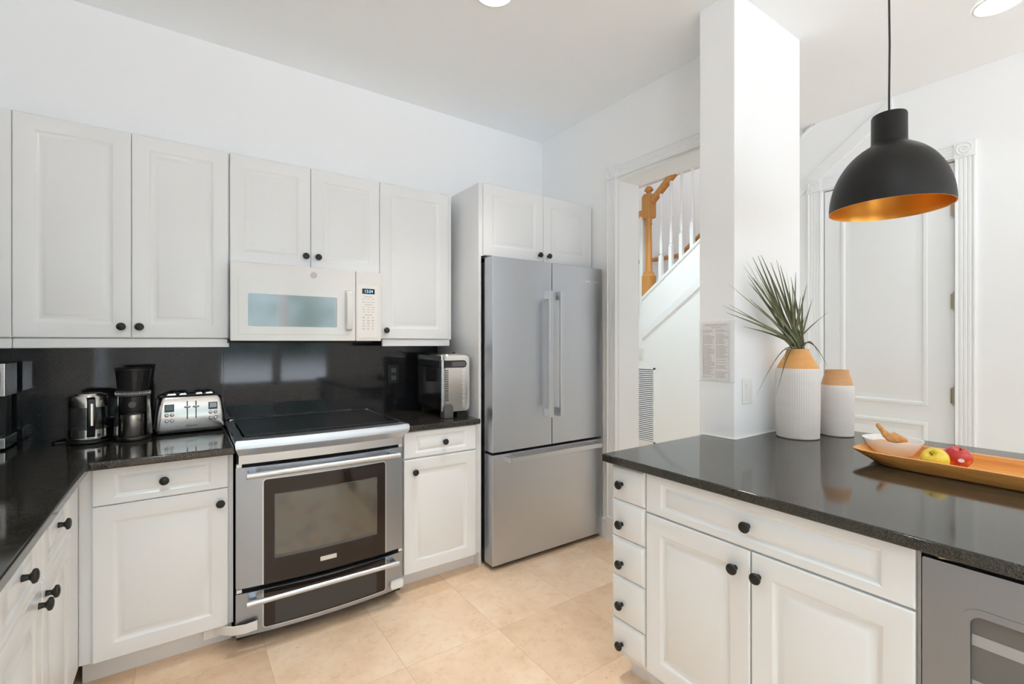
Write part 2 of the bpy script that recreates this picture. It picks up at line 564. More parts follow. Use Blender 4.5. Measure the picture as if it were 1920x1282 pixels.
# south wall: two wide windows, and a high one added to brighten the left
XE = XH + .10
ops = [(-0.25, 0.62, 1.40, 2.85), (1.03, 0.49, .5, 2.66), (2.08, 0.49, .5, 2.66)]
bm = B()
xs = [XL - .15] + [v for xc, h, zlo, ztop in ops for v in (xc - h, xc + h)] + [XE]
for i in range(0, len(xs), 2): box(bm, xs[i], xs[i + 1], YS - .15, YS, 0, ZC)
for xc, h, zlo, ztop in ops:
    box(bm, xc - h, xc + h, YS - .15, YS, ztop, ZC)
    box(bm, xc - h, xc + h, YS - .15, YS, 0, zlo)
struct('wall_south', bm, WALL)
struct('wall_hall_south', box(B(), XE, XE + .1, YS - .15, 0.2, 0, ZC), WALL)
for i, (xc, h, zlo, ztop) in enumerate(ops):
    bm = B()
    for x in (xc - h, xc + h - .05): box(bm, x, x + .05, YS - .10, YS - .05, zlo, ztop)
    for z in (zlo, ztop - .05): box(bm, xc - h, xc + h, YS - .10, YS - .05, z, z + .05)
    w = struct('window_%d' % (i + 1), bm, TRIM)
    obj('pane', box(B(), xc - h, xc + h, YS - .08, YS - .072, zlo, ztop), WINGLASS, w)
bm = B()
for k in range(3):
    y = -3.75 + k * 0.795
    box(bm, XL - .10, XL - .05, y, y + .06, .12, 2.75)
for z in (.12, 2.69): box(bm, XL - .10, XL - .05, -3.75, -2.1, z, z + .06)
w = struct('window_4', bm, TRIM)
obj('pane', box(B(), XL - .08, XL - .072, -3.75, -2.1, .12, 2.75), WINGLASS, w)

# baseboards
struct('baseboard_right', box(B(), XW - .016, XW, 2.30, 3.03, 0, 0.13), TRIM, bev=.004)
struct('baseboard_hall', box(B(), XH - .016, XH, 1.66, 3.205, 0, 0.13), TRIM, bev=.004)
struct('baseboard_hall_south', box(B(), XH - .016, XH, YS, 0.72, 0, 0.13), TRIM, bev=.004)

# fluted casings
def flutes(x, y0, y1, t=.022, n=4):
    """profile across y on a face that looks to -x"""
    w = y1 - y0
    pts = [(x, y0), (x - t, y0 + .004), (x - t, y0 + w * .10)]
    fw = w * .8 / n
    for k in range(n):
        a = y0 + w * .10 + k * fw
        for q in range(1, 6):
            u = q / 6
            pts.append((x - t + .007 * math.sin(PI * u), a + fw * (.12 + .76 * u)))
    pts += [(x - t, y1 - w * .10), (x - t, y1 - .004), (x, y1)]
    return pts
def rosette(bm, x, yc, zc, h):
    box(bm, x - .028, x, yc - h, yc + h, zc - h, zc + h)
    lathe(bm, [(.040, -.028), (.040, -.034), (.034, -.036), (.030, -.030), (.024, -.030), (.021, -.036), (.014, -.036), (.012, -.030), (.008, -.031), (.004, -.036)], 28, (x, yc, zc), 'x', cap0=False)
def casing(name, x, legs, zt, y0, y1, hw):
    o = None
    bm = B()
    for a, b in legs:
        prism(bm, flutes(x, a, b), 'z', 0.16, zt)
        box(bm, x - .028, x, a - .002, b + .002, 0, 0.16)
    pr = [(-(px - x), py) for px, py in flutes(x, 0, 2 * hw)]
    # header runs along y: profile across z
    prof = [(px, zt + py) for px, py in flutes(x, 0, 2 * hw)]
    loft(bm, [[(px, y0, pz) for px, pz in prof], [(px, y1, pz) for px, pz in prof]])
    for a, b in legs: rosette(bm, x, (a + b) / 2, zt + hw, hw + .003)
    return struct(name, bm, TRIM)
casing('trim_1', XW, [(2.208, 2.292)], 2.452, 1.385, 2.205, .042)
casing('trim_2', XH, [(0.7265, 0.8225), (1.5485, 1.6445)], 2.4585, 0.8225, 1.5485, .045)
# jamb lining of the doorway
bm = B()
box(bm, XW + .001, XW + .199, 2.196, 2.208, 0, 2.446)
box(bm, XW + .001, XW + .199, 1.382, 2.196, 2.434, 2.446)
struct('trim_3', bm, TRIM)
# sloping skirt board along the stairs
bm = B()
def sk(y): return 1.385 + (3.23 - y) * 0.715
ye = 3.23 - (ZC - 0.08 - 1.385) / .715
prism(bm, [(3.203, sk(3.203) - .03), (ye, ZC - .11), (ye, ZC - .002), (3.203, sk(3.203) + .055)], 'x', XH - .016, XH)
struct('trim_4', bm, TRIM, bev=.004)
bm = B()
prism(bm, [(3.208, 1.78), (yt + .02, ZC - .02), (yt + .02, ZC - .001), (3.208, 1.808)], 'x', XH - .012, XH + .11)
struct('trim_5', bm, TRIM)

# hall door
door = thing('door_1', None, None, (XH + .03, D0, 0), kind='structure')
bm = B()
box(bm, XH + .02, XH + .06, D0 + .007, D1 - .008, .010, DZ - .010)
obj('leaf', bm, TRIM, door)
def raised(bm, x, y0, y1, z0, z1):
    loops = []
    for ins, dx in ((0, 0), (.004, -.010), (.018, -.012), (.026, -.002), (.034, .006), (.075, -.004)):
        loops.append([(x + dx, y0 + ins, z0 + ins), (x + dx, y1 - ins, z0 + ins), (x + dx, y1 - ins, z1 - ins), (x + dx, y0 + ins, z1 - ins)])
    rows = [[bm.verts.new(p) for p in l] for l in loops]
    for a, b in zip(rows, rows[1:]):
        for i in range(4): bm.faces.new((a[i], a[(i + 1) % 4], b[(i + 1) % 4], b[i]))
    bm.faces.new(rows[-1])
for z0, z1 in ((.945, 2.30), (.20, .84)):
    bm = B()
    raised(bm, XH + .02, 0.955, 1.435, z0, z1)
    obj('panel', bm, TRIM, door)
for z in (2.17, 1.60, 1.02, .25):
    bm = B()
    lathe(bm, [(.004, -.056), (.007, -.052), (.007, .052), (.004, .056)], 12, (XH + .008, D0 + .004, z))
    box(bm, XH + .012, XH + .022, D0 + .004, D0 + .022, z - .045, z + .045)
    obj('hinge', bm, HINGE, door)

# ------------------------------------------------------------------ staircase seen through the doorway
st = thing('staircase', 'honey oak and white staircase climbing beyond the doorway', 'staircase', (3.9, 3.15, 1.58))
X0 = 3.9
bm = B()
nw = .050
yn = 3.165
prism(bm, [(yn - nw, 1.865), (yn + nw, 1.795), (yn + nw, 2.02), (yn - nw, 2.02)], 'x', X0 - nw, X0 + nw)
loft(bm, [[(X0 + sx * a, yn + sy * a, z) for sx, sy in ((-1, -1), (1, -1), (1, 1), (-1, 1))] for a, z in ((nw, 2.02), (.036, 2.05), (.036, 2.06))])
loft(bm, [[(X0 + r * math.cos(R(k * 45 + 22.5)), yn + r * math.sin(R(k * 45 + 22.5)), z) for k in range(8)] for r, z in ((.038, 2.05), (.036, 2.06), (.031, 2.40), (.028, 2.54), (.034, 2.545), (.034, 2.56), (.030, 2.565), (.032, 2.59), (.046, 2.62))])
loft(bm, [[(X0 + sx * a, yn + sy * a, z) for sx, sy in ((-1, -1), (1, -1), (1, 1), (-1, 1))] for a, z in ((.046, 2.612), (nw, 2.625), (nw, 2.83), (.036, 2.86))])
lathe(bm, [(.030, 2.855), (.024, 2.875), (.032, 2.885), (.046, 2.895), (.040, 2.915), (.022, 2.935), (.004, 2.94)], 20, (X0, yn, 0))
obj('newel_post', bm, OAK, st)
def rail_z(y): return 2.765 + (3.125 - y) * 0.80
bm = B()
def rail_prof(y, z): return [(X0 - .032, y, z - .03), (X0 + .032, y, z - .03), (X0 + .036, y, z), (X0 + .026, y, z + .035), (X0 - .026, y, z + .035), (X0 - .036, y, z)]
loft(bm, [rail_prof(3.118, rail_z(3.118) + .01), rail_prof(1.0, rail_z(1.0))])
obj('handrail', bm, OAK, st)
bm = B()
loft(bm, [rail_prof(3.212, 2.672), rail_prof(3.9, 2.672)])
obj('landing_rail', bm, OAK, st)
obj('landing_post', box(B(), X0 - .03, X0 + .03, 3.222, 3.262, 1.58, 2.64), TRIM, st)
for k in range(12):
    y = 3.015 - k * 0.118
    zb, zt = zs(y) + .005, rail_z(y) - .03
    bm = B()
    h = zt - zb
    a = .018
    loft(bm, [[(X0 + sx * a, y + sy * a, z) for sx, sy in ((-1, -1), (1, -1), (1, 1), (-1, 1))] for z in (zb, zb + h * .30)])
    lathe(bm, [(.017, zb + h * .30), (.010, zb + h * .315), (.018, zb + h * .33), (.012, zb + h * .345), (.017, zb + h * .38), (.018, zb + h * .42), (.011, zb + h * .55), (.010, zb + h * .60), (.016, zb + h * .62), (.010, zb + h * .64), (.009, zb + h * .70), (.014, zb + h * .93), (.016, zt)], 12, (X0, y, 0))
    obj('baluster', bm, TRIM, st)
for k in range(8):
    z = 1.58 + .19 * (k + 1)
    y1 = 3.20 - .26 * k
    if z < 4.4:
        obj('tread', box(B(), XH + .10, 4.93, y1 - .28, y1, z - .19, z), OAKR, st)
wr = thing('wall_handrail', 'brown wooden handrail fixed to the stairwell wall behind the white balusters', 'handrail', (4.9, 3.5, 2.4))
bm = B()
tube(bm, [(4.90, 4.38, 2.40), (4.90, 3.56, 2.39), (4.90, 3.50, 2.40), (4.90, 2.0, 3.44)], .027, 10)
obj('rail', bm, OAKR, wr)
for y, z in ((4.1, 2.38), (3.1, 2.66)):
    obj('bracket', tube(B(), [(4.90, y, z), (4.93, y, z - .03), (4.949, y, z - .03)], .008, 8), HINGE, wr)

# air return grille and switch under the stairs
vg = thing('air_vent_grille', 'tall white louvred air vent on the wall under the stairs', 'vent', (XH, 3.16, .35))
bm = B()
for (a, b, c, d) in ((3.045, 3.062, .335, 1.09), (3.262, 3.282, .335, 1.09), (3.045, 3.282, .335, .352), (3.045, 3.282, 1.075, 1.09)):
    box(bm, XH - .012, XH, a, b, c, d)
obj('frame', bm, TRIM, vg)
obj('backing', box(B(), XH - .002, XH, 3.062, 3.262, .352, 1.075), GREYP, vg)
bm = B()
for k in range(36):
    z = .360 + k * .0199
    loft(bm, [[(XH - .010, y, z), (XH - .003, y, z + .010), (XH - .001, y, z + .009), (XH - .008, y, z - .002)] for y in (3.062, 3.262)])
obj('louvre', bm, TRIM, vg)
def switch(name, label, cat, face, a0, a1, z0, z1, plane, dark=False):
    if face == 'x':
        t = thing(name, label, cat, (plane, (a0 + a1) / 2, z0))
        bx = lambda d0, d1, u0, u1, w0, w1: box(B(), plane - d1, plane - d0, u0, u1, w0, w1)
    else:
        t = thing(name, label, cat, ((a0 + a1) / 2, plane, z0))
        bx = lambda d0, d1, u0, u1, w0, w1: box(B(), u0, u1, plane - d1, plane - d0, w0, w1)
    m = BLACKP if dark else WHITE
    obj('cover_plate', bx(0.0005, .006, a0, a1, z0, z1), m, t, bev=.002)
    c = (a0 + a1) / 2
    h = z1 - z0
    if dark:
        for q in (.30, .70):
            zc = z0 + h * q
            obj('socket', bx(.006, .009, c - .017, c + .017, zc - .014, zc + .014), GREYP, t, bev=.003)
    else:
        obj('rocker', bx(.006, .010, c - .016, c + .016, z0 + h * .2, z0 + h * .8), m, t, bev=.002)
    return t
switch('light_switch', 'white light switch on the hall wall just above the louvred vent', 'light switch', 'x', 3.19, 3.265, 1.165, 1.285, XH)
switch('light_switch', 'white rocker switch on the column beside the tall vase', 'light switch', 'y', 2.141, 2.222, 1.058, 1.178, 1.20)
switch('wall_outlet', 'black power outlet on the dark backsplash left of the counter oven', 'outlet', 'y', 1.098, 1.172, 1.078, 1.200, 3.0095, dark=True)

# checklist in a plastic sleeve on the column
pg = thing('checklist_sheet', 'printed checklist in a clear sleeve taped to the white column', 'paper', (2.08, 1.29, 1.16))
obj('paper', box(B(), 2.0765, 2.078, 1.222, 1.360, 1.168, 1.440), PAPER, pg)
bm = B()
box(bm, 2.0745, 2.0752, 1.195, 1.379, 1.163, 1.452)
box(bm, 2.066, 2.0752, 1.195, 1.379, 1.160, 1.1645)
obj('sleeve', bm, SLEEVE, pg)
bm = B()
rr = random.Random(3)
for col0, col1 in ((1.355, 1.296), (1.286, 1.228)):
    z = 1.405
    while z > 1.178:
        if rr.random() > .10:
            ln = rr.uniform(.45, 1.0) * (col0 - col1 - .008)
            box(bm, 2.0760, 2.0764, col0 - .008 - ln, col0 - .008, z, z + .0022)
            box(bm, 2.0760, 2.0764, col0 - .004, col0, z - .001, z + .003)
        z -= .0062
for y in (1.358, 1.290, 1.226): box(bm, 2.0760, 2.0764, y - .0006, y, 1.172, 1.41)
obj('printed_lines', bm, INKP, pg)
text('heading', 'INVENTORY CHECK', .0125, INKP, pg, (2.0762, 1.291, 1.430), FACE_W)
text('heading', 'CHECKLIST', .0105, INKP, pg, (2.0762, 1.291, 1.4185), FACE_W)

# ------------------------------------------------------------------ cabinet builder
def front_bm(x0, x1, z0, z1, style='door', t=.02):
    """Raised panel front in the cabinet's own frame: looks to -y."""
    if style == 'door': fx, fz = .062, .062
    elif style == 'wide': fx, fz = .075, .030
    elif style == 'small': fx, fz = .014, .014
    if style == 'small':
        steps = ((0, 0), (0, -t + .010), (.003, -t + .0065), (.011, -t + .0015), (.015, -t))
    else:
        if style == 'door': q = (.060, .064, .075, .079, .096, .100)
        else: q = (.064, .068, .077, .080, .094, .098)
        p = q if style == 'door' else (.026, .029, .037, .039, .050, .053)
        dep = (0, .0022, .0085, .0090, .0022, .0012)
        steps = [(0, 0, 0), (0, 0, -t + .004), (.004, .004, -t)] + [(q[i], p[i], -t + dep[i]) for i in range(6)]
    loops = []
    for s in steps:
        if len(s) == 2: ix, iz, y = s[0], s[0], s[1]
        else: ix, iz, y = s
        loops.append([(x0 + ix, y, z0 + iz), (x1 - ix, y, z0 + iz), (x1 - ix, y, z1 - iz), (x0 + ix, y, z1 - iz)])
    return loft(B(), loops)
def knob_bm(x, z, t=.02):
    return lathe(B(), [(.0085, -t), (.0075, -t - .006), (.0065, -t - .012), (.0105, -t - .016), (.0165, -t - .019), (.0172, -t - .023), (.0150, -t - .027), (.0080, -t - .0295), (.002, -t - .030)], 20, (x, 0, z), 'y')
def cabinet(name, label, cat, org, rz, w, d, z0, z1, fronts, toe=None, rails=(), group=None, body0=0.0):
    t = thing(name, label, cat, org, rz, group)
    obj('body', box(B(), body0, w, 0.0005, d, z0, z1), CAB, t, local=True)
    for kind, x0, x1, a, b, k in fronts:
        style = {'door': 'door', 'drawer': 'wide', 'small_drawer': 'small'}[kind]
        f = obj('drawer' if 'drawer' in kind else 'door', front_bm(x0, x1, a, b, style), CAB, t, local=True)
        if k: obj('knob', knob_bm(*k), BLACKM, f, local=True)
    if toe: obj('toe_kick', box(B(), toe[0], toe[1], toe[2], toe[2] + .015, 0, z0 - .0005), CAB, t, local=True)
    for x0, x1, y, a, b in rails:
        obj('light_rail', box(B(), x0, x1, y, y + .02, a, b), CAB, t, local=True, bev=.004)
    return t

g = .0010
# uppers on the back wall: face frames at y = 2.72, door faces at 2.70
YU = 2.72
UD = YB - YU - .0005
def upper(label, x0, x1, za, zb, doors, rails=(), xr=None):
    fr = []
    for a, b, k in doors: fr.append(('door', a - x0 + g, b - x0 - g, za + .001, zb - .001, (k[0] - x0, k[1]) if k else None))
    return cabinet('wall_cabinet', label, 'wall cabinet', (x0, YU, 0), 0, (xr or x1) - x0 - .0006, UD, za, zb, fr, rails=[(a - x0, b - x0, -.012, c, d) for a, b, c, d in rails], group='white raised-panel wall cabinets', body0=.0006)
ZU0, ZU1 = 1.3667, 2.284
upper('white corner wall cabinet cut by the left edge of the photo', XL + .001, -.5685, ZU0, ZU1, [(XL + .003, -.5685, None)], rails=[(XL + .002, -.5692, 1.324, 1.366)])
upper('tall white two-door wall cabinet above the toaster and coffee grinder', -.5685, .184, ZU0, ZU1, [(-.5685, -.193, (-.227, 1.418)), (-.193, .180, (-.164, 1.418))], rails=[(-.568, .183, 1.324, 1.366)])
upper('short white two-door wall cabinet directly above the microwave', .184, .937, 1.7415, ZU1, [(.184, .5595, (.533, 1.806)), (.5595, .937, (.595, 1.806))])
upper('white single-door wall cabinet between microwave and refrigerator', .937, 1.412, ZU0, ZU1, [(.937, 1.384, (.972, 1.418))], rails=[(.955, 1.395, 1.324, 1.366)])
# over the refrigerator
cabinet('wall_cabinet', 'white two-door cabinet above the steel refrigerator', 'wall cabinet', (1.4745, 2.452, 0), 0, .919, YB - 2.4525, 1.872, 2.312,
        [('door', .008, .4655, 1.872, 2.310, (.430, 1.915)), ('door', .4675, .900, 1.872, 2.310, (.505, 1.915))], group='white raised-panel wall cabinets')
obj_p = thing('tall_end_panel', 'tall white side panel standing against the left of the refrigerator', 'cabinet panel', (1.465, 2.7, 0))
obj('panel', box(B(), 1.4562, 1.4738, 2.448, YB - .0005, 0, 2.312), CAB, obj_p, bev=.002)

# base cabinets on the back wall: door faces at y = 2.40
YF = 2.42
cabinet('base_cabinet', 'white corner base cabinet with one drawer and door left of the range', 'base cabinet', (-.33, YF, 0), 0, .5085, YB - YF - .001, .112, .8680,
        [('drawer', .040, .490, .7165, .8640, (.264, .786)), ('door', .040, .490, .114, .7130, (.459, .654))], toe=(.0, .508, .082), group='white base cabinets')
cabinet('base_cabinet', 'narrow white base cabinet between range and refrigerator', 'base cabinet', (.9580, YF, 0), 0, .4975, YB - YF - .001, .100, .8680,
        [('drawer', .006, .453, .7225, .8650, (.245, .792)), ('door', .006, .453, .100, .7155, (.066, .647))], toe=(.0, .497, .082), group='white base cabinets')
# left run, door faces at x = -.31
cabinet('base_cabinet', 'white two-door two-drawer base cabinet under the left counter', 'base cabinet', (-.33, 1.360, 0), R(90), 1.055, .6195, .112, .8680,
        [('drawer', .003, .385, .7165, .8640, (.193, .800)), ('drawer', .389, .774, .7165, .8640, (.582, .800)), ('door', .003, .385, .114, .7130, (.348, .664)), ('door', .389, .774, .114, .7130, (.424, .664))], toe=(.0, 1.0, .082), group='white base cabinets')
cabinet('base_cabinet', 'white base cabinet at the near end of the left counter', 'base cabinet', (-.33, .56, 0), R(90), .7990, .6195, .112, .8680,
        [('drawer', .003, .796, .7165, .8640, (.40, .800)), ('door', .003, .398, .114, .7130, (.36, .664)), ('door', .402, .796, .114, .7130, (.44, .664))], toe=(.0, .799, .082), group='white base cabinets')

# counters
ct = thing('countertop', 'black granite L-shaped countertop carrying the toaster and kettle', 'countertop', (-.3, 2.7, .87))
bm = B()
prism(bm, [(XL + .001, .55), (-.287, .55), (-.287, 2.335), (.1795, 2.335), (.1795, YB - .022), (XL + .001, YB - .022)], 'z', .8685, CZ)
obj('slab', bm, GRANITE, ct, bev=.007, seg=3)
ct = thing('countertop', 'short black granite countertop between range and refrigerator', 'countertop', (1.2, 2.7, .87))
obj('slab', box(B(), .9760, 1.4335, 2.385, YB - .022, .8685, CZ), GRANITE, ct, bev=.007, seg=3)
bs = thing('backsplash', 'polished black granite backsplash behind the range and appliances', 'backsplash', (.2, YB, CZ))
for a, b in ((XL + .002, .1775), (.1785, 1.4555)):
    obj('slab', box(B(), a, b, YB - .020, YB - .0005, .8690, 1.365), GRANITEB, bs)
bs2 = thing('backsplash', 'polished black granite backsplash strip on the far left wall', 'backsplash', (XL, 1.8, CZ))
obj('slab', box(B(), XL + .0005, XL + .018, .56, YB - .024, CZ + .0008, 1.365), GRANITEB, bs2)

# ------------------------------------------------------------------ range
RX0, RX1 = .186, .947
XM, HW = (RX0 + RX1) / 2, (RX1 - RX0) / 2
def bow(bm, b=.030):
    for v in bm.verts:
        q = (v.co.x - XM) / HW
        v.co.y -= b * (1 - min(q * q, 1.2))
    return bm
rg = thing('kitchen_range', 'stainless steel slide-in range with black glass cooktop and oven', 'range', (XM, 2.7, 0))
obj('body', box(B(), RX0 + .004, RX1 - .004, 2.40, 2.99, .035, .87), DARKGAP, rg)
def bowed(name, m, x0, x1, y0, y1, z0, z1, parent=rg, bev=0.0):
    return obj(name, bow(gbox(B(), x0, x1, y0, y1, z0, z1)), m, parent, bev=bev)
# control fascia with the flared rim
bm = B()
nx = 18
def ring(x0, x1, y, z):
    return [(x0 + (x1 - x0) * i / nx, y, z) for i in range(nx + 1)]
secs = [(.199, .935, 2.386, .812), (.196, .938, 2.374, .814), (.196, .940, 2.370, .852), (.183, .965, 2.338, .882), (.181, .968, 2.333, .888), (.179, .970, 2.333, .913), (.185, .966, 2.340, .923), (.215, .940, 2.372, .927)]
rows = [[bm.verts.new(p) for p in ring(*s)] for s in secs]
back = [bm.verts.new(p) for p in ring(.215, .940, 2.40, .812)]
top_b = [bm.verts.new(p) for p in ring(.215, .940, 2.40, .927)]
allr = [back] + rows + [top_b]
for a, b in zip(allr, allr[1:]):
    for i in range(nx): bm.faces.new((a[i], a[i + 1], b[i + 1], b[i]))
for i in range(nx): bm.faces.new((top_b[i], top_b[i + 1], back[i + 1], back[i]))
bm.faces.new([r[0] for r in allr])
bm.faces.new([r[-1] for r in allr][::-1])
obj('control_fascia', bow(bm, .018), STEEL, rg)
for x0, x1, x2, x3 in ((.179, .215, .180, .182), (.970, .940, .969, .967)):
    bm = B()
    loft(bm, [[(x0, 2.345, .903), (x1, 2.365, .903), (x1, 2.365, .927), (x0, 2.345, .921)], [(x2, 2.985, .903), (x1, 2.985, .903), (x1, 2.985, .927), (x2, 2.985, .921)]])
    obj('side_trim', bm, STEELT, rg)
obj('rear_trim', box(B(), .20, .955, 2.972, 3.004, .903, .930), STEELT, rg, bev=.003)
bm = B()
loops = []
for i in range(nx + 1):
    x = .222 + (.933 - .222) * i / nx
    q = (x - XM) / HW
    yf = 2.385 - .018 * (1 - q * q)
    loops.append([(x, yf, .905), (x, 2.972, .905), (x, 2.972, .9285), (x, yf, .9285)])
obj('cooktop', loft(bm, loops), COOKTOP, rg)
obj('touch_panel_line', box(B(), .232, .925, 2.4300, 2.4325, .9284, .9290), GREYP, rg)
# oven door
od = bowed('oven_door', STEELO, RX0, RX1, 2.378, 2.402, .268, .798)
def bpanel(name, m, poly, y, t, parent):
    """flat outline in x,z split into bowed columns"""
    bm = B()
    f = bm.faces.new([bm.verts.new((x, y, z)) for x, z in poly])
    n = 14
    xs_ = [p[0] for p in poly]
    for k in range(1, n):
        xc = min(xs_) + (max(xs_) - min(xs_)) * k / n
        bmesh.ops.bisect_plane(bm, geom=bm.verts[:] + bm.edges[:] + bm.faces[:], plane_co=(xc, 0, 0), plane_no=(1, 0, 0))
    ret = bmesh.ops.extrude_face_region(bm, geom=bm.faces[:])
    for v in ret['geom']:
        if isinstance(v, bmesh.types.BMVert): v.co.y -= t
    return obj(name, bow(bm), m, parent)
bpanel('glass_trim', STRIP, rrect(.287, .853, .2690, .741, .018, corners=(1, 1, 0, 0)), 2.3775, .0015, od)
gl = bpanel('glass', GLASSD, rrect(.292, .848, .2695, .736, .014, corners=(1, 1, 0, 0)), 2.3755, .0020, od)
bpanel('window_frame', GREYP, rrect(.334, .803, .378, .668, .004), 2.3730, .0006, od)
bpanel('window', GLASSW, rrect(.337, .800, .392, .664, .003), 2.3720, .0008, od)
bpanel('badge', STRIP, rrect(.528, .602, .318, .338, .002), 2.3730, .0015, od)
def bar_handle(x0, x1, y, z, parent):
    h = obj('handle', tube(B(), [(x0, y, z), (x1, y, z)], .0125, 14), STEELH, parent)
    bm = B()
    for x in (x0 + .012, x1 - .042):
        box(bm, x, x + .03, y + .004, 2.3765, z - .012, z + .012)
    pieces('handle_mount', bm, STEELT, h, bev=.003)
bar_handle(.220, .908, 2.312, .772, od)
# gap clips between the door and drawer
bm = B()
for z in (.258, .807):
    for x in (RX0 + .002, RX1 - .022): box(bm, x, x + .02, 2.376, 2.40, z - .008, z + .007)
pieces('corner_clip', bm, STRIP, rg)
# warming drawer
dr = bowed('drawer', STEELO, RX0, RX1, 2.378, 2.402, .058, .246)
bpanel('glass_trim', STRIP, rrect(.287, .853, .074, .2455, .016, corners=(0, 0, 1, 1)), 2.3775, .0015, dr)
bpanel('glass', GLASSD, rrect(.292, .848, .079, .2455, .012, corners=(0, 0, 1, 1)), 2.3755, .0020, dr)
bpanel('window', DRAWG, rrect(.337, .800, .086, .195, .003), 2.3730, .0008, dr)
bar_handle(.220, .902, 2.312, .221, dr)
# child lock strap at the lower left corner
bm = B()
pts = [(.085, 2.473, .0), (.11, 2.455, .0), (.135, 2.42, .0), (.175, 2.375, .0), (.22, 2.352, .0), (.265, 2.346, .0)]
rg_pts = []
loops = []
for i, (x, y, z) in enumerate(pts):
    z0 = .058 + .006 * i
    h = .040
    loops.append([(x, y - .006, z0), (x, y, z0), (x, y, z0 + h), (x, y - .006, z0 + h)])
loft(bm, loops)
box(bm, .07, .125, 2.452, 2.4895, .050, .098)
obj('child_lock_strap', bm, STRAP, rg, bev=.004)
bm = B()
prism(bm, rrect(.875, .944, .070, .110, .014, corners=(0, 1, 1, 0)), 'y', 2.3545, 2.3765)
obj('child_lock_pad', bm, STRAP, rg, bev=.002)

# ------------------------------------------------------------------ refrigerator
fr = thing('refrigerator', 'stainless steel french-door refrigerator with bottom freezer drawer', 'refrigerator', (1.936, 2.7, 0))
FX0, FX1, FY = 1.485, 2.385, 2.338
obj('body', box(B(), FX0 + .008, FX1 - .008, 2.442, 3.0, .03, 1.835), STEELV, fr)
obj('gasket', box(B(), FX0 + .015, FX1 - .015, 2.430, 2.442, .04, 1.83), DARKGAP, fr)
for x0, x1 in ((FX0, 1.9345), (1.9395, FX1)):
    d = obj('door', box(B(), x0, x1, FY, 2.430, .697, 1.856), STEELV, fr, bev=.003)
    hx = (1.868, 1.900) if x0 == FX0 else (1.954, 1.986)
    bm = B()
    y0 = FY - .063
    box(bm, hx[0], hx[1], y0, y0 + .013, .880, 1.670)
    for z in (.880, 1.618): box(bm, hx[0], hx[1], y0 + .013, FY, z, z + .052)
    obj('handle', bm, STEELH, d, bev=.002)
    if x0 != FX0:
        obj('brand_strip', box(B(), 2.222, 2.352, FY - .0012, FY + .001, 1.752, 1.766), STRIP, d)
        text('brand_lettering', 'BOSCH', .012, INK, d, (2.292, FY - .0014, 1.759), FACE_S)
d = obj('freezer_drawer', box(B(), FX0, FX1, FY, 2.430, .030, .682), STEELV, fr, bev=.003)
bm = B()
y0 = FY - .063
box(bm, FX0 + .085, FX1 - .06, y0, y0 + .015, .638, .668)
for x in (FX0 + .085, FX1 - .11): box(bm, x, x + .05, y0 + .015, FY, .638, .668)
obj('handle', bm, STEELH, d, bev=.002)
bm = B()
box(bm, FX0 + .004, FX0 + .085, 2.405, 2.47, 1.857, 1.864)
box(bm, FX1 - .085, FX1 - .004, 2.405, 2.47, 1.857, 1.864)
pieces('hinge_cover', bm, GREYP, fr, bev=.003)
bm = B()
for x in (FX0 + .05, FX1 - .09):
    for y in (2.46, 2.92): box(bm, x, x + .04, y, y + .04, 0, .030)
pieces('foot', bm, DARKGAP, fr)

# ------------------------------------------------------------------ microwave
mw = thing('microwave_oven', 'white over-the-range microwave with control panel at its right', 'microwave', (.55, 2.8, 1.353))
MY = 2.62
obj('body', box(B(), .1855, .9160, MY + .025, YB - .002, 1.366, 1.7405), WHITE, mw)
obj('vent_base', box(B(), .175, .880, MY + .035, YB - .03, 1.345, 1.3655), DARKGAP, mw)
md = obj('door', box(B(), .181, .7745, MY, MY + .025, 1.355, 1.7395), WGLOSS, mw, bev=.005)
bm = B()
loft(bm, [[(x, y, z) for x, z in rrect(.214 + i, .735 - i, 1.385 + i, 1.664 - i, .006)] for i, y in ((0, MY - .0012), (.004, MY - .0006), (.005, MY + .0010))], cap=True)
obj('door_glass', box(B(), .216, .733, MY - .0014, MY + .002, 1.387, 1.662), WGLOSS, md, bev=.003)
obj('window', prism(B(), rrect(.256, .675, 1.428, 1.588, .008), 'y', MY - .0025, MY + .001), MWGLASS, md)
bm = B()
loft(bm, [[(.715, MY, z), (.752, MY, z), (.752, MY - o, z), (.722, MY - o, z)] for z, o in ((1.410, .002), (1.42, .020), (1.46, .030), (1.58, .030), (1.62, .020), (1.63, .002))])
obj('handle', bm, WGLOSS, md, bev=.004)
lathe_bm = lathe(B(), [(.0165, MY + .001), (.0165, MY - .003), (.014, MY - .0035)], 28, (.5575, 0, 1.699), 'y')
obj('emblem_disc', lathe_bm, DISC, md)
cp = obj('control_panel', box(B(), .7765, .9175, MY, MY + .025, 1.355, 1.7395), WGLOSS, mw, bev=.004)
obj('keypad', box(B(), .785, .898, MY - .0015, MY + .001, 1.37, 1.666), WHITE, cp, bev=.002)
obj('display', box(B(), .810, .879, MY - .0028, MY, 1.617, 1.646), DISPLAY, cp)
text('display_digits', '12:24', .022, DIGIT, cp, (.845, MY - .0031, 1.631), FACE_S)
bm = B()
rr = random.Random(5)
rows_k = [1.600, 1.588, 1.570, 1.556, 1.543, 1.530, 1.516, 1.500, 1.487, 1.470, 1.455, 1.440, 1.424]
for i, z in enumerate(rows_k):
    if i in (0, 3, 7):
        box(bm, .823, .866, MY - .0017, MY - .0014, z, z + .0022)
        continue
    for x in (.818, .844, .869):
        w = rr.uniform(.005, .010)
        box(bm, x - w, x + w, MY - .0017, MY - .0014, z, z + .0018)
        if i > 6: box(bm, x - w * .7, x + w * .7, MY - .0017, MY - .0014, z - .0045, z - .003)
obj('key_legend', bm, INK, cp)

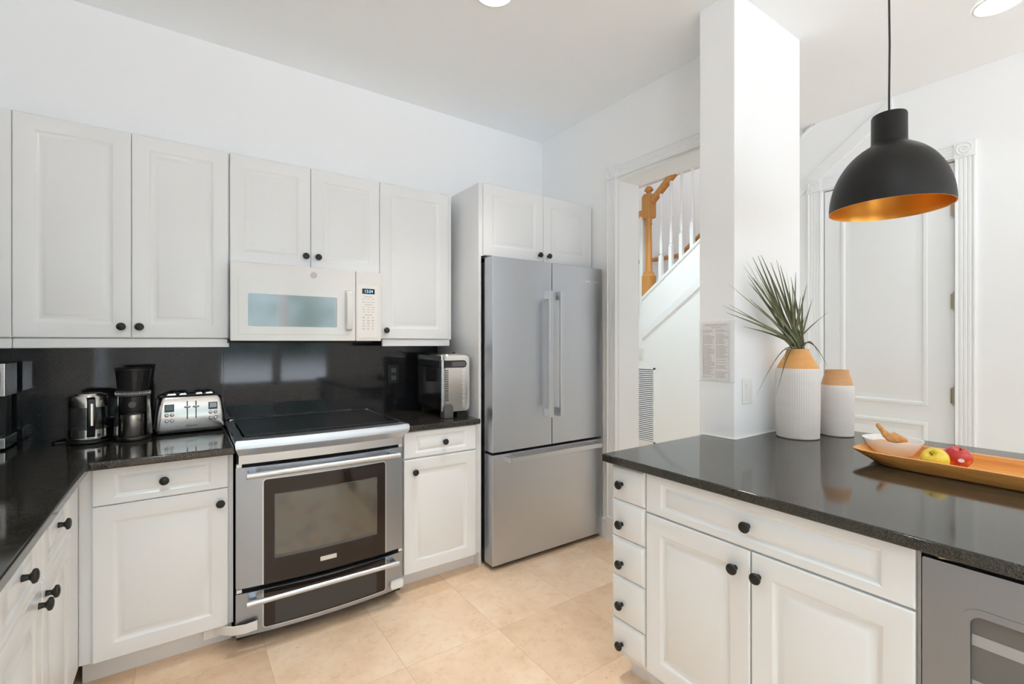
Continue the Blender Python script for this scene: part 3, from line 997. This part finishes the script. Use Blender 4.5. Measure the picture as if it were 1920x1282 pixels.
# ------------------------------------------------------------------ toaster
def placed(name, label, cat, x, y, z=CZ, rz=0.0, group=None):
    return thing(name, label, cat, (x, y, z + .0005), rz, group)
T = placed('toaster', 'four-slice stainless steel toaster with twin levers and round buttons', 'toaster', .026, 2.905, rz=R(4))
obj('base', box(B(), -.138, .138, -.066, .066, .004, .022), BLACKP, T, local=True, bev=.004)
bm = B()
loops = []
for z, w, d in ((.018, .145, .078), (.024, .147, .080), (.10, .140, .077), (.165, .131, .070), (.178, .126, .064), (.182, .118, .056)):
    loops.append([(x, y, z) for x, y in rrect(-w, w, -d, d, .022, 5)])
tb = obj('shell', loft(bm, loops), STEELB, T, local=True)
bm = B()
for s in (-1, 1):
    loft(bm, [[(s * .1455, -.06, .03), (s * .1500, -.055, .03), (s * .1500, .055, .03), (s * .1455, .06, .03)], [(s * .1300, -.055, .170), (s * .1370, -.05, .170), (s * .1370, .05, .170), (s * .1300, .055, .170)]])
pieces('side_cheek', bm, GREYP, T, local=True)
bm = B()
for x0, x1 in ((-.105, -.015), (.015, .105)):
    for y in (-.030, .030): box(bm, x0, x1, y - .014, y + .014, .180, .1835)
pieces('slot', bm, DARKGAP, T, local=True)
bm = B()
for x0, x1 in ((-.10, -.055), (-.05, -.012), (.018, .055), (.06, .10)):
    for y in (-.016, .016, .044): loft(bm, [[(x0, y - .002, .178), (x0, y + .002, .178), (x0 + .008, y + .002, .192), (x0 + .008, y - .002, .192)], [(x1, y - .002, .178), (x1, y + .002, .178), (x1 - .008, y + .002, .192), (x1 - .008, y - .002, .192)]])
pieces('bread_guide', bm, CHROME, T, local=True)
def tf(z): return -.0805 + (z - .024) * .055          # front face of the shell
def tpanel(x0, x1, z0, z1, dep=.0025):
    y0, y1 = tf(z0), tf(z1)
    return loft(B(), [[(x0, y0 - dep, z0), (x1, y0 - dep, z0), (x1, y0 + .004, z0), (x0, y0 + .004, z0)], [(x0, y1 - dep, z1), (x1, y1 - dep, z1), (x1, y1 + .004, z1), (x0, y1 + .004, z1)]])
for s, m in ((-1, LCD), (1, LCDB)):
    c = s * .090
    o = obj('screen_bezel', tpanel(c - .019, c + .019, .110, .146), BLACKP, T, local=True)
    obj('screen', tpanel(c - .015, c + .015, .119, .143, .0032), m, o, local=True)
    for dz in (.095, .067):
        for dx in (-.0105, .0105):
            y = tf(dz)
            b_ = obj('button', lathe(B(), [(.0085, y + .003), (.0085, y - .002), (.0075, y - .003)], 18, (c + dx, 0, dz), 'y'), BLACKP, T, local=True)
            obj('button_cap', lathe(B(), [(.0067, y - .002), (.0067, y - .005), (.0050, y - .006)], 18, (c + dx, 0, dz), 'y'), STRIP, b_, local=True)
for x in (-.018, .018):
    obj('lever_slot', tpanel(x - .002, x + .002, .070, .158, .0012), DARKGAP, T, local=True)
    y = tf(.13)
    obj('lever', lathe(B(), [(.001, .1265), (.012, .128), (.0135, .131), (.012, .134), (.001, .1355)], 18, (x, y - .010, 0), sy=.9), CHROME, T, local=True)
text('brand_lettering', 'Cuisinart', .0135, BLACKP, T, (PM[T.name] @ Vector((0, tf(.038) - .0006, .038)))[:], Matrix.Rotation(R(4), 3, 'Z') @ FACE_S)

# ------------------------------------------------------------------ coffee grinder
G = placed('coffee_grinder', 'black and steel coffee grinder with hopper between kettle and toaster', 'coffee grinder', -.193, 2.805)
obj('base', lathe(B(), [(.064, 0), (.068, .004), (.068, .014), (.064, .020)], 36), BLACKP, G, local=True)
bm = B()
lathe(bm, [(.060, .018), (.060, .130), (.064, .135), (.064, .205)], 36, (0, .012, 0))
obj('housing', bm, BLACKP, G, local=True)
bm = B()
for s in (-1, 1):
    loft(bm, [[(s * .052, -.040, .018), (s * .070, -.020, .018), (s * .072, .02, .018), (s * .060, .03, .018)], [(s * .050, -.040, .205), (s * .060, -.022, .205), (s * .061, .02, .205), (s * .052, .03, .205)]])
pieces('side_frame', bm, STEELB, G, local=True)
obj('grounds_cup', lathe(B(), [(.044, .021), (.046, .024), (.046, .118), (.042, .121)], 36, (0, -.026, 0)), STEELB, G, local=True)
bm = B()
lathe(bm, [(.052, .128), (.053, .132), (.053, .200), (.050, .204)], 36, (0, -.012, 0))
pn = obj('front_panel', bm, BLACKP, G, local=True)
obj('dial', lathe(B(), [(.015, -.060), (.015, -.068), (.013, -.070)], 24, (0, 0, .165), 'y'), GREYP, pn, local=True)
obj('grind_collar', lathe(B(), [(.066, .203), (.067, .206), (.067, .222), (.064, .225)], 40), GREYP, G, local=True)
bm = B()
for k in range(25):
    a = R(-90 - 70 + k * 140 / 24)
    x, y = .0672 * math.cos(a), .0672 * math.sin(a)
    h = .008 if k % 4 == 0 else .005
    box(bm, x - .0008, x + .0008, y - .0008, y + .0008, .212, .212 + h)
obj('scale_marks', bm, STRIP, G, local=True)
obj('hopper', lathe(B(), [(.057, .224), (.066, .318), (.063, .318), (.054, .228)], 40, cap1=False), SMOKE, G, local=True)
obj('hopper_core', lathe(B(), [(.050, .226), (.055, .27), (.010, .29), (.004, .31)], 32), BLACKP, G, local=True)
obj('lid', lathe(B(), [(.068, .317), (.069, .320), (.069, .327), (.064, .331), (.020, .333)], 40), BLACKP, G, local=True)

# ------------------------------------------------------------------ kettle
K = placed('electric_kettle', 'glass and steel electric kettle with black handle beside the grinder', 'kettle', -.352, 2.838)
obj('power_base', lathe(B(), [(.074, 0), (.077, .004), (.077, .010), (.074, .014), (.06, .016)], 40), BLACKP, K, local=True)
obj('steel_band', lathe(B(), [(.070, .0165), (.073, .020), (.073, .062), (.070, .064)], 40), CHROME, K, local=True)
obj('foot_ring', lathe(B(), [(.074, .0162), (.076, .019), (.076, .024), (.073, .026)], 40), CHROME, K, local=True)
bm = B()
lathe(bm, [(.0715, .064), (.0690, .165), (.0660, .165), (.0690, .066)], 40, cap0=False, cap1=False)
obj('glass_body', bm, CLEAR, K, local=True)
obj('steel_collar', lathe(B(), [(.0695, .160), (.0690, .205), (.064, .212), (.030, .214)], 40, cap0=False), STEELB, K, local=True)
obj('lid', lathe(B(), [(.052, .212), (.050, .218), (.020, .222)], 32), STEELB, K, local=True)
ah = R(-78)
ux, uy = math.cos(ah), math.sin(ah)
bm = B()
px_, py_ = -uy, ux
def hp(r, w, z): return [(ux * r + px_ * s * w, uy * r + py_ * s * w, z) for s in (-1, 1)]
loops = []
for (r0, r1, z) in ((.064, .080, .030), (.070, .088, .036), (.076, .090, .055), (.086, .104, .075), (.090, .108, .12), (.090, .108, .165), (.084, .106, .190), (.066, .100, .200), (.066, .085, .206)):
    a, b = hp(r0, .015, z), hp(r1, .013, z)
    loops.append([a[0], a[1], b[1], b[0]])
hd = obj('handle', loft(bm, loops), BLACKP, K, local=True, bev=.004)
bm = B()
loft(bm, [[hp(.109, .005, z)[0], hp(.109, .005, z)[1], hp(.1095, .004, z)[1], hp(.1095, .004, z)[0]] for z in (.085, .180)])
obj('grip_strip', bm, CHROME, hd, local=True)
bm = B()
a2 = R(-55)
for z in (.036,):
    c = (math.cos(a2) * .073, math.sin(a2) * .073)
    box(bm, c[0] - .006, c[0] + .006, c[1] - .004, c[1] + .004, z - .007, z + .007)
obj('power_switch', bm, BLACKP, K, local=True)
obj('power_cord', tube(B(), [(-.080, .01, .006), (-.11, .0, .005), (-.125, .03, .005), (-.11, .08, .005), (-.06, .13, .005), (-.02, .165, .006)], .004, 8), BLACKP, K, local=True)

# ------------------------------------------------------------------ coffee machine at the left edge
CM = placed('coffee_machine', 'steel and black coffee machine only partly seen at the left edge', 'coffee machine', -.745, 2.83)
obj('drip_base', box(B(), -.135, .138, -.03, .14, .006, .052), STEELB, CM, local=True, bev=.004)
obj('back_column', box(B(), -.125, .120, .06, .14, .052, .23), BLACKP, CM, local=True)
hd = obj('head', box(B(), -.135, .138, -.03, .14, .222, .362), STEELB, CM, local=True, bev=.004)
obj('control_window', box(B(), -.120, .124, -.0325, -.028, .262, .328), BLACKP, hd, local=True, bev=.002)
obj('drip_grate', box(B(), -.12, .12, -.025, .055, .0525, .058), GREYP, CM, local=True)
obj('spout', lathe(B(), [(.012, .18), (.018, .20), (.018, .2215)], 16, (0, .02, 0)), BLACKP, CM, local=True)
bm = B()
for x in (-.11, .11):
    for y in (-.015, .12): lathe(bm, [(.012, 0), (.012, .006)], 12, (x, y, 0))
pieces('foot', bm, DARKGAP, CM, local=True)

# ------------------------------------------------------------------ flip-up oven parked on its end
AO = placed('countertop_oven', 'steel and black toaster oven tipped upright beside the refrigerator', 'toaster oven', 1.245, 2.505, rz=R(-3))
ow, od_, oh = .186, .42, .35
bm = B()
loops = []
for y, i in ((0.008, .008), (.018, 0), (od_ - .01, 0), (od_, .01)):
    loops.append([(x, y, z) for x, z in rrect(.012 + i, ow - i, .028 + i, .028 + oh - i, .030, 6)])
obj('shell', loft(bm, loops), STEELB, AO, local=True)
gd = obj('glass_door', box(B(), -.002, .0125, .022, od_ - .02, .050, .300), GLASSD, AO, local=True, bev=.003)
obj('door_top', box(B(), -.003, .013, .018, od_ - .015, .300, .372), STEELB, AO, local=True, bev=.006)
obj('door_edge', box(B(), -.004, .013, .008, .024, .040, .345), STEELT, AO, local=True, bev=.003)
bm = B()
box(bm, -.008, .004, .03, od_ - .03, .300, .338)
obj('door_handle', bm, BLACKP, gd, local=True, bev=.004)
sb = obj('side_slot', prism(B(), rrect(.014, .158, .296, .340, .021, corners=(1, 0, 0, 1)), 'y', .0035, .012), BLACKP, AO, local=True)
obj('slot_recess', prism(B(), rrect(.060, .150, .304, .332, .013), 'y', .0020, .0060), GREYP, sb, local=True)
bm = B()
for k in range(18): box(bm, .019, .040, .0062, .012, .100 + k * .0105, .1048 + k * .0105)
obj('dark_vent', bm, DARKGAP, AO, local=True)
bm = B()
for k in range(22):
    box(bm, .132, .150, .0055, .012, .060 + k * .0105, .0645 + k * .0105)
obj('embossed_vent', bm, STRIP, AO, local=True)
bm = B()
prism(bm, [(.006, 0), (.064, 0), (.064, .048)] + [(.036 + .028 * math.cos(R(a)), .058 + .028 * math.sin(R(a))) for a in range(0, 181, 15)] + [(.006, .05)], 'y', -.012, .05)
obj('pivot_foot', bm, GREYP, AO, local=True, bev=.003)
bm = B()
box(bm, .10, .16, .015, .05, 0, .029)
box(bm, .02, .16, od_ - .07, od_ - .03, 0, .029)
pieces('rear_foot', bm, DARKGAP, AO, local=True)
obj('top_knob', lathe(B(), [(.010, .376), (.010, .384), (.008, .386)], 14, (.10, .06, 0)), BLACKP, AO, local=True)

# ------------------------------------------------------------------ peninsula
PX = 1.430
def pen(label, y0, y1, fronts, cat='base cabinet', zb=.112):
    w = y0 - y1
    return cabinet('base_cabinet', label, cat, (PX, y0, 0), R(-90), w, .60, zb, .8672, fronts, toe=(.0 if y0 < 1.3 else .03, w, .078), group='white base cabinets')
zz = [.1300, .2505, .4240, .5780, .7245, .8625]
sm = [('small_drawer', .008, .172, zz[i] + .0012, zz[i + 1] - .0012, (.065, k)) for i, k in enumerate((.165, .322, .482, .637, .793))]
pen('slim white five-drawer cabinet at the end of the peninsula', 1.340, 1.1650, sm)
pen('wide white peninsula cabinet with one drawer above two doors', 1.1640, .3650, [('drawer', .006, .793, .7200, .8655, (.392, .790)), ('door', .006, .398, .128, .7140, (.352, .648)), ('door', .402, .793, .128, .7140, (.425, .648))])
obj_pb = thing('peninsula_back_panel', 'white panelled back of the peninsula facing the hall', 'cabinet panel', (2.05, .5, 0))
obj('panel', box(B(), 2.032, 2.050, -.26, 1.19, 0, .8672), CAB, obj_pb)
pt = thing('countertop', 'broad black granite peninsula countertop under the vases and fruit tray', 'countertop', (2.1, .5, .87))
bm = B()
prism(bm, [(1.386, -.36), (2.787, -.36), (2.787, 1.199), (2.0785, 1.199), (2.0785, 1.362), (1.386, 1.362)], 'z', .8680, CZ)
obj('slab', bm, GRANITE, pt, bev=.006, seg=3)
bm = B()
box(bm, 2.0745, 2.0795, 1.1955, 1.362, CZ + .0003, CZ + .004)
box(bm, 2.0745, 2.715, 1.1945, 1.1995, CZ + .0003, CZ + .004)
obj('caulk_bead', bm, CAULK, pt)
# wine cooler
wc = thing('wine_cooler', 'stainless steel under-counter wine cooler with a glass door', 'wine cooler', (PX, .06, 0))
WY1, WY0 = .358, -.240
obj('body', box(B(), PX + .005, PX + .58, WY0 + .002, WY1 - .002, .10, .855), GREYP, wc)
obj('toe_grille', box(B(), PX + .05, PX + .07, WY0 + .01, WY1 - .01, 0, .10), DARKGAP, wc)
obj('upper_gap', box(B(), PX + .004, PX + .10, WY0 + .004, WY1 - .004, .8555, .8672), DARKGAP, wc)
def ringpoly(bm, outer, inner, axis_x0, axis_x1):
    n = len(outer)
    A = [[bm.verts.new((x, y, z)) for y, z in p] for p, x in ((outer, axis_x0), (inner, axis_x0), (inner, axis_x1), (outer, axis_x1))]
    for a, b in zip(A, A[1:] + A[:1]):
        for i in range(n): bm.faces.new((a[i], a[(i + 1) % n], b[(i + 1) % n], b[i]))
    return bm
def rect_match(y0, y1, z0, z1, r, n=6):
    return rrect(y0, y1, z0, z1, r, n)
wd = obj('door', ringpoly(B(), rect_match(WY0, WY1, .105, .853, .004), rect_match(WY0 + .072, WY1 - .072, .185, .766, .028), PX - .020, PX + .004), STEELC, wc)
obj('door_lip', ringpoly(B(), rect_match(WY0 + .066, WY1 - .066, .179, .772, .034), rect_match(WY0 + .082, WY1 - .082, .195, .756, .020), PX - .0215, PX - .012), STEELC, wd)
gp = obj('glass', box(B(), PX - .012, PX - .006, WY0 + .075, WY1 - .075, .188, .763), COOLG, wd)
for z in (.70, .60, .50, .40, .30):
    obj('shelf_front', box(B(), PX - .0135, PX - .0118, WY0 + .083, WY1 - .083, z - .012, z + .012), COOLSH, wd)
obj('hinge_pin', tube(B(), [(PX - .006, WY1 - .012, .858), (PX - .016, WY1 - .03, .860), (PX - .012, WY1 - .055, .859)], .003, 8), CHROME, wc)

# ------------------------------------------------------------------ vases and palm
def vase(label, x, y, prof, zs_, m2, group=None):
    t = placed('ceramic_vase', label, 'vase', x, y)
    body = [(r, z) for r, z in prof if z <= zs_ + 1e-6]
    neck = [(r, z) for r, z in prof if z >= zs_ - 1e-6]
    obj('body', lathe(B(), body, 64, cap1=False), VASE, t, local=True)
    rt, zt = neck[-1]
    neck2 = neck + [(rt - .003, zt + .002), (rt - .007, zt), (rt - .007, zt - .02), (rt + .01, zt - .07), (rt + .01, zt - .12)]
    obj('neck', lathe(B(), neck2, 48, cap0=False), m2, t, local=True)
    return t
vase('taller woven white vase with tan neck, holding palm leaves', 2.392, 1.068, [(.084, 0), (.0885, .004), (.0905, .05), (.0925, .16), (.0935, .27), (.0925, .318), (.088, .326), (.070, .360), (.056, .385), (.049, .402), (.0475, .415)], .326, CLAY)
vase('shorter woven white vase with tan neck, empty', 2.600, .982, [(.064, 0), (.068, .004), (.0690, .05), (.0705, .13), (.0710, .205), (.0695, .237), (.066, .243), (.058, .272), (.052, .292), (.049, .305), (.0485, .313)], .243, CLAY2)

yawc = R(34.78)
Fv = Vector((math.sin(yawc), math.cos(yawc), 0))
Rv = Vector((math.cos(yawc), -math.sin(yawc), 0))
def ray(u, v):
    d = Fv + Rv * ((u - 960) / 885.5)
    return Vector((d.x, d.y, -(v - 641) / 885.5))
PL = thing('palm_sprig', 'dusty green palm leaves fanning out of the taller vase', 'plant', (2.392, 1.068, 1.15))
bm = B()
tips = [(1355, 573, 0), (1362, 586, 0), (1393, 612, 0), (1367, 533, 1), (1394, 499, 1), (1400, 489, 1), (1411, 482, 1), (1421, 479, 1), (1427, 478, 1), (1445, 492, 1), (1456, 487, 1), (1463, 497, 1), (1474, 506, 1), (1492, 510, 1), (1485, 530, 1), (1513, 532, 1), (1523, 560, 1), (1553, 585, 0),
        (1551, 686, -1), (1541, 680, -1), (1419, 740, -1), (1455, 742, -1), (1461, 724, -1), (1438, 500, 1), (1450, 530, 1), (1470, 540, 1), (1430, 545, 1), (1412, 520, 1), (1480, 560, 1), (1501, 556, 1), (1405, 560, 0), (1440, 560, 1), (1460, 570, 1), (1425, 580, 1), (1496, 585, 1)]
rp = random.Random(11)
for k in range(14):
    q = tips[3 + k % 14]
    tips.append((q[0] + rp.uniform(-14, 16), q[1] + rp.uniform(8, 60), 1))
for i, (u, v, k) in enumerate(tips):
    r = ray(u, v)
    D = 2.24 + rp.uniform(-.14, .08)
    if k == -1: D = 2.14 if u < 1500 else 2.22
    tip = Vector((0, 0, 1.35)) + r * D
    if tip.y > 1.165: tip = Vector((0, 0, 1.35)) + r * (1.165 / r.y)
    base = Vector((2.392 + rp.uniform(-.022, .022), 1.068 + rp.uniform(-.022, .022), 1.30))
    lift = base + Vector((0, 0, .06))
    if k == -1:
        mid = (base + tip) / 2 + Vector((0, 0, .12))
        out = Vector((tip.x - base.x, tip.y - base.y, 0))
        lift = base + Vector((0, 0, .06)) + out * .30
        wmax = .0038
    else:
        mid = base.lerp(tip, .55) + Vector((0, 0, .02 if k else .03))
        wmax = rp.uniform(.0048, .0075) if k else .0062
    n = 10
    pts = []
    for j in range(n + 1):
        s = j / n
        a = base * (1 - s) ** 3 + lift * 3 * s * (1 - s) ** 2 + mid * 3 * s * s * (1 - s) + tip * s ** 3
        pts.append(a)
    view = r.normalized()
    tw = rp.uniform(-.7, .7)
    L, M_, N_ = [], [], []
    for j, p in enumerate(pts):
        s = j / n
        d = (pts[min(j + 1, n)] - pts[max(j - 1, 0)]).normalized()
        side = d.cross(view).normalized()
        side = (Matrix.Rotation(tw + s * .6, 3, d) @ side)
        nrm = side.cross(d).normalized()
        w = wmax * max(.10, min(1.0, .55 + 1.6 * s) * (1 - s ** 2.6) ** .8)
        L.append(bm.verts.new(p + side * w))
        M_.append(bm.verts.new(p + nrm * w * .45))
        N_.append(bm.verts.new(p - side * w))
    for j in range(n):
        bm.faces.new((L[j], L[j + 1], M_[j + 1], M_[j]))
        bm.faces.new((M_[j], M_[j + 1], N_[j + 1], N_[j]))
        bm.faces.new((L[j + 1], L[j], N_[j], N_[j + 1]))
obj('leaves', bm, LEAF, PL)
bm = B()
for k in range(7):
    a = k * 2 * PI / 7
    tube(bm, [(2.392 + .012 * math.cos(a), 1.068 + .012 * math.sin(a), 1.06), (2.392 + .020 * math.cos(a), 1.068 + .020 * math.sin(a), 1.335)], .004, 6)
pieces('stem', bm, STEMB, PL)

# ------------------------------------------------------------------ tray, bowl and fruit
TR = placed('serving_tray', 'long orange bamboo tray with raised rim on the peninsula', 'tray', 2.192, .31, rz=R(-1.5))
def boat(L, Wd, e, n=10):
    """outline of a long tray with tapering rounded ends; long axis along y"""
    pts = []
    for s in (1, -1):
        prof = [(Wd, L - e), (Wd * .975, L - e * .66), (Wd * .91, L - e * .36), (Wd * .80, L - e * .14), (Wd * .68, L - e * .03), (Wd * .50, L)]
        side = [(x, y * s) for x, y in prof]
        full = side + [(-x, y) for x, y in side[::-1]]
        pts += full if s == 1 else [(-x, y) for x, y in full]
    return pts
bm = B()
loops = []
for L, Wd, e, z in ((.350, .125, .14, 0), (.362, .132, .15, .004), (.430, .149, .13, .043), (.434, .150, .13, .048), (.431, .145, .13, .050), (.414, .133, .12, .047), (.375, .126, .11, .012), (.360, .115, .10, .009)):
    loops.append([(x, y, z) for x, y in boat(L, Wd, e)])
obj('board', loft(bm, loops), TRAYW, TR, local=True)

BW = placed('bowl', 'small white porcelain bowl standing on the bamboo tray', 'bowl', 2.243, .659, CZ + .0102)
bm = B()
lathe(bm, [(.045, 0), (.050, .002), (.066, .016), (.084, .042), (.0945, .064), (.0945, .067), (.0905, .066), (.080, .045), (.062, .020), (.044, .008), (.01, .007)], 56)
obj('dish', bm, BOWL, BW, local=True)
def blob(prof_pts, radii, m, name, parent, seg=16, jit=.0, seed=1):
    bm = B()
    tube(bm, prof_pts, 0, seg, radii)
    rj = random.Random(seed)
    for v in bm.verts: v.co += Vector((rj.uniform(-jit, jit), rj.uniform(-jit, jit), rj.uniform(-jit, jit)))
    return obj(name, bm, m, parent, local=True)
GI = thing('ginger_root', 'knobbly brown ginger root resting on top of the bowl', 'ginger', (2.243, .659, CZ + .08))
blob([(-.012, .045, .050), (-.012, .042, .046), (-.008, .030, .028), (-.004, .020, .010), (.0, .008, .002), (.004, -.010, .0), (.008, -.026, -.002), (.010, -.038, -.004), (.010, -.044, -.004)], [.004, .008, .0095, .013, .017, .019, .0155, .010, .003], GINGER, 'rhizome', GI, jit=.0012)
blob([(-.002, .005, .008), (.014, -.004, .012), (.020, -.008, .013)], [.008, .010, .003], GINGER, 'finger', GI, jit=.001, seed=4)
def fruit(name, label, cat, x, y, z, m, r):
    t = thing(name, label, cat, (x, y, z))
    bm = B()
    bmesh.ops.create_uvsphere(bm, u_segments=20, v_segments=14, radius=r)
    bmesh.ops.scale(bm, vec=(1.0, 1.25, .72), verts=bm.verts)
    obj('flesh', bm, m, t, local=True)
    return t
fruit('peach', 'peach-coloured fruit in the bowl, left of the ginger', 'fruit', 2.230, .688, CZ + .052, PEACH, .027)
fruit('peach', 'peach-coloured fruit in the bowl, right of the ginger', 'fruit', 2.252, .622, CZ + .052, PEACH, .027)
def apple(label, x, y, m, r, tilt, sticker=False):
    t = thing('apple', label, 'apple', (x, y, CZ + .0115 + r * .88))
    prof = [(.0005, -r * .78), (r * .25, -r * .88), (r * .55, -r * .80), (r * .84, -r * .48), (r * 1.0, 0), (r * .97, r * .34), (r * .78, r * .70), (r * .50, r * .86), (r * .28, r * .82), (r * .10, r * .66), (.0005, r * .58)]
    fine = []
    for a, b in zip(prof, prof[1:]):
        for k in range(3): fine.append((a[0] + (b[0] - a[0]) * k / 3, a[1] + (b[1] - a[1]) * k / 3))
    fine.append(prof[-1])
    rot = Matrix.Rotation(tilt[0], 3, 'X') @ Matrix.Rotation(tilt[1], 3, 'Y')
    bm = lathe(B(), fine, 36)
    bmesh.ops.smooth_vert(bm, verts=bm.verts, factor=.5, use_axis_x=True, use_axis_y=True, use_axis_z=True)
    bm.transform(rot.to_4x4())
    o = obj('flesh', bm, m, t, local=True)
    bm = tube(B(), [(0, 0, r * .55), (.001, 0, r * .75), (.003, .001, r * .92)], .0015, 8)
    bm.transform(rot.to_4x4())
    pieces('stem', bm, STEMB, t, local=True)
    if sticker:
        bm = B()
        d0 = Vector((-.78, -.38, -.02)).normalized()
        u = d0.cross(Vector((0, 0, 1))).normalized()
        w = u.cross(d0)
        loops = []
        for q in (r * .97, r * 1.03):
            l = []
            for k in range(16):
                a = 2 * PI * k / 16
                l.append(tuple((d0 + u * .21 * math.cos(a) + w * .16 * math.sin(a)).normalized() * q))
            loops.append(l)
        loft(bm, loops)
        obj('sticker', bm, STICK, t, local=True)
    return t
apple('yellow apple on the tray in front of the red one', 2.117, .502, APY, .0395, (R(-18), R(-40)))
apple('red apple with a small sticker, behind the yellow apple', 2.210, .466, APR, .0405, (R(15), R(-10)), True)

# ------------------------------------------------------------------ pendant lamp
PC = (2.085, .622)
pl = thing('pendant_lamp', 'matte black dome pendant lamp with gold inside above the peninsula', 'pendant lamp', (PC[0], PC[1], 1.83))
c3 = (PC[0], PC[1], 0)
outer = [(.1815, 1.828)]
for k in range(0, 15):
    a = R(k * 5.1)
    outer.append((.181 * math.cos(a), 1.832 + .236 * math.sin(a)))
outer.append((.054, 2.064))
sh = obj('shade', lathe(B(), outer, 64, c3, cap0=False, cap1=False), SHADEO, pl)
inner = [(.1815, 1.828), (.1785, 1.828)]
for k in range(0, 15):
    a = R(k * 5.1)
    inner.append((.1775 * math.cos(a), 1.832 + .231 * math.sin(a)))
inner.append((.02, 2.059))
obj('shade_lining', lathe(B(), inner, 64, c3, cap0=False), GOLD, sh)
obj('cap', lathe(B(), [(.0545, 2.052), (.0530, 2.060), (.0525, 2.160), (.0500, 2.166), (.006, 2.168)], 40, c3, cap0=False), SHADEO, pl)
obj('cord', tube(B(), [(PC[0], PC[1], 2.167), (PC[0], PC[1], 2.25), (PC[0] + .002, PC[1] - .001, 2.42), (PC[0] - .001, PC[1], 2.6), (PC[0], PC[1], 2.945)], .0034, 8), CORD, pl)
obj('ceiling_rose', lathe(B(), [(.055, ZC - .0005), (.055, ZC - .02), (.045, ZC - .028), (.006, ZC - .030)], 32, c3, cap0=False), SHADEO, pl)
obj('bulb', lathe(B(), [(.014, 2.058), (.014, 2.03), (.028, 1.99), (.030, 1.97), (.022, 1.95), (.004, 1.942)], 24, c3), WHITE, pl)

# ------------------------------------------------------------------ recessed downlights
def downlight(label, x, y, r=.082, w=None, col=(0.80, 0.97, 1.0), spread=115):
    t = thing('recessed_downlight', label, 'downlight', (x, y, ZC), group='recessed ceiling downlights')
    obj('trim_ring', lathe(B(), [(r + .014, ZC - .0005), (r + .014, ZC - .004), (r + .004, ZC - .007), (r, ZC - .004), (r, ZC - .0005)], 40, (x, y, 0), cap0=False, cap1=False), TRIM, t)
    obj('diffuser', lathe(B(), [(r, ZC - .0008), (r, ZC - .0035)], 40, (x, y, 0)), LAMP, t)
    ld = bpy.data.lights.new('downlight_lamp', 'AREA')
    ld.shape = 'DISK'
    ld.size = r * 1.8
    ld.energy = w or CAN_W
    ld.spread = R(spread)
    ld.color = col
    lo = bpy.data.objects.new('downlight_lamp', ld)
    C.objects.link(lo)
    lo.parent = t
    lo.location = (0, 0, -.012)
    return t
downlight('recessed ceiling light at the top centre of the photo', 1.182, 1.843, w=5.9, col=(1, .93, .85), spread=84)
downlight('recessed ceiling light in the top right corner beyond the pendant', 3.20, .526, w=1.2)
for x, y, w_ in ((-.15, 1.0, 4.6), (.9, -.2, 6.5), (2.4, -1.2, 4.0), (.4, -2.4, 0), (3.2, -2.4, 0)):  # unseen lamps added to fill the room with light
    downlight('added recessed fill light behind the viewer', x, y, w=w_)
downlight('added recessed fill light in the hall hidden by the doorway', 3.2, 2.75, w=8.5)  # out-of-view lamp added to lift the dim hall
# unseen lamp added to brighten the stairwell
sl = thing('stairwell_fill_light', 'added round fill light high above the stairs', 'ceiling light', (4.4, 2.6, 4.7))
obj('diffuser', lathe(B(), [(.16, 4.699), (.16, 4.66), (.12, 4.64), (.01, 4.632)], 32, (4.4, 2.6, 0)), LAMP, sl)
ld = bpy.data.lights.new('stairwell_fill_lamp', 'AREA')
ld.shape = 'DISK'
ld.size = .3
ld.energy = HALL_W
lo = bpy.data.objects.new('stairwell_fill_lamp', ld)
C.objects.link(lo)
lo.parent = sl
lo.location = (0, 0, -.09)
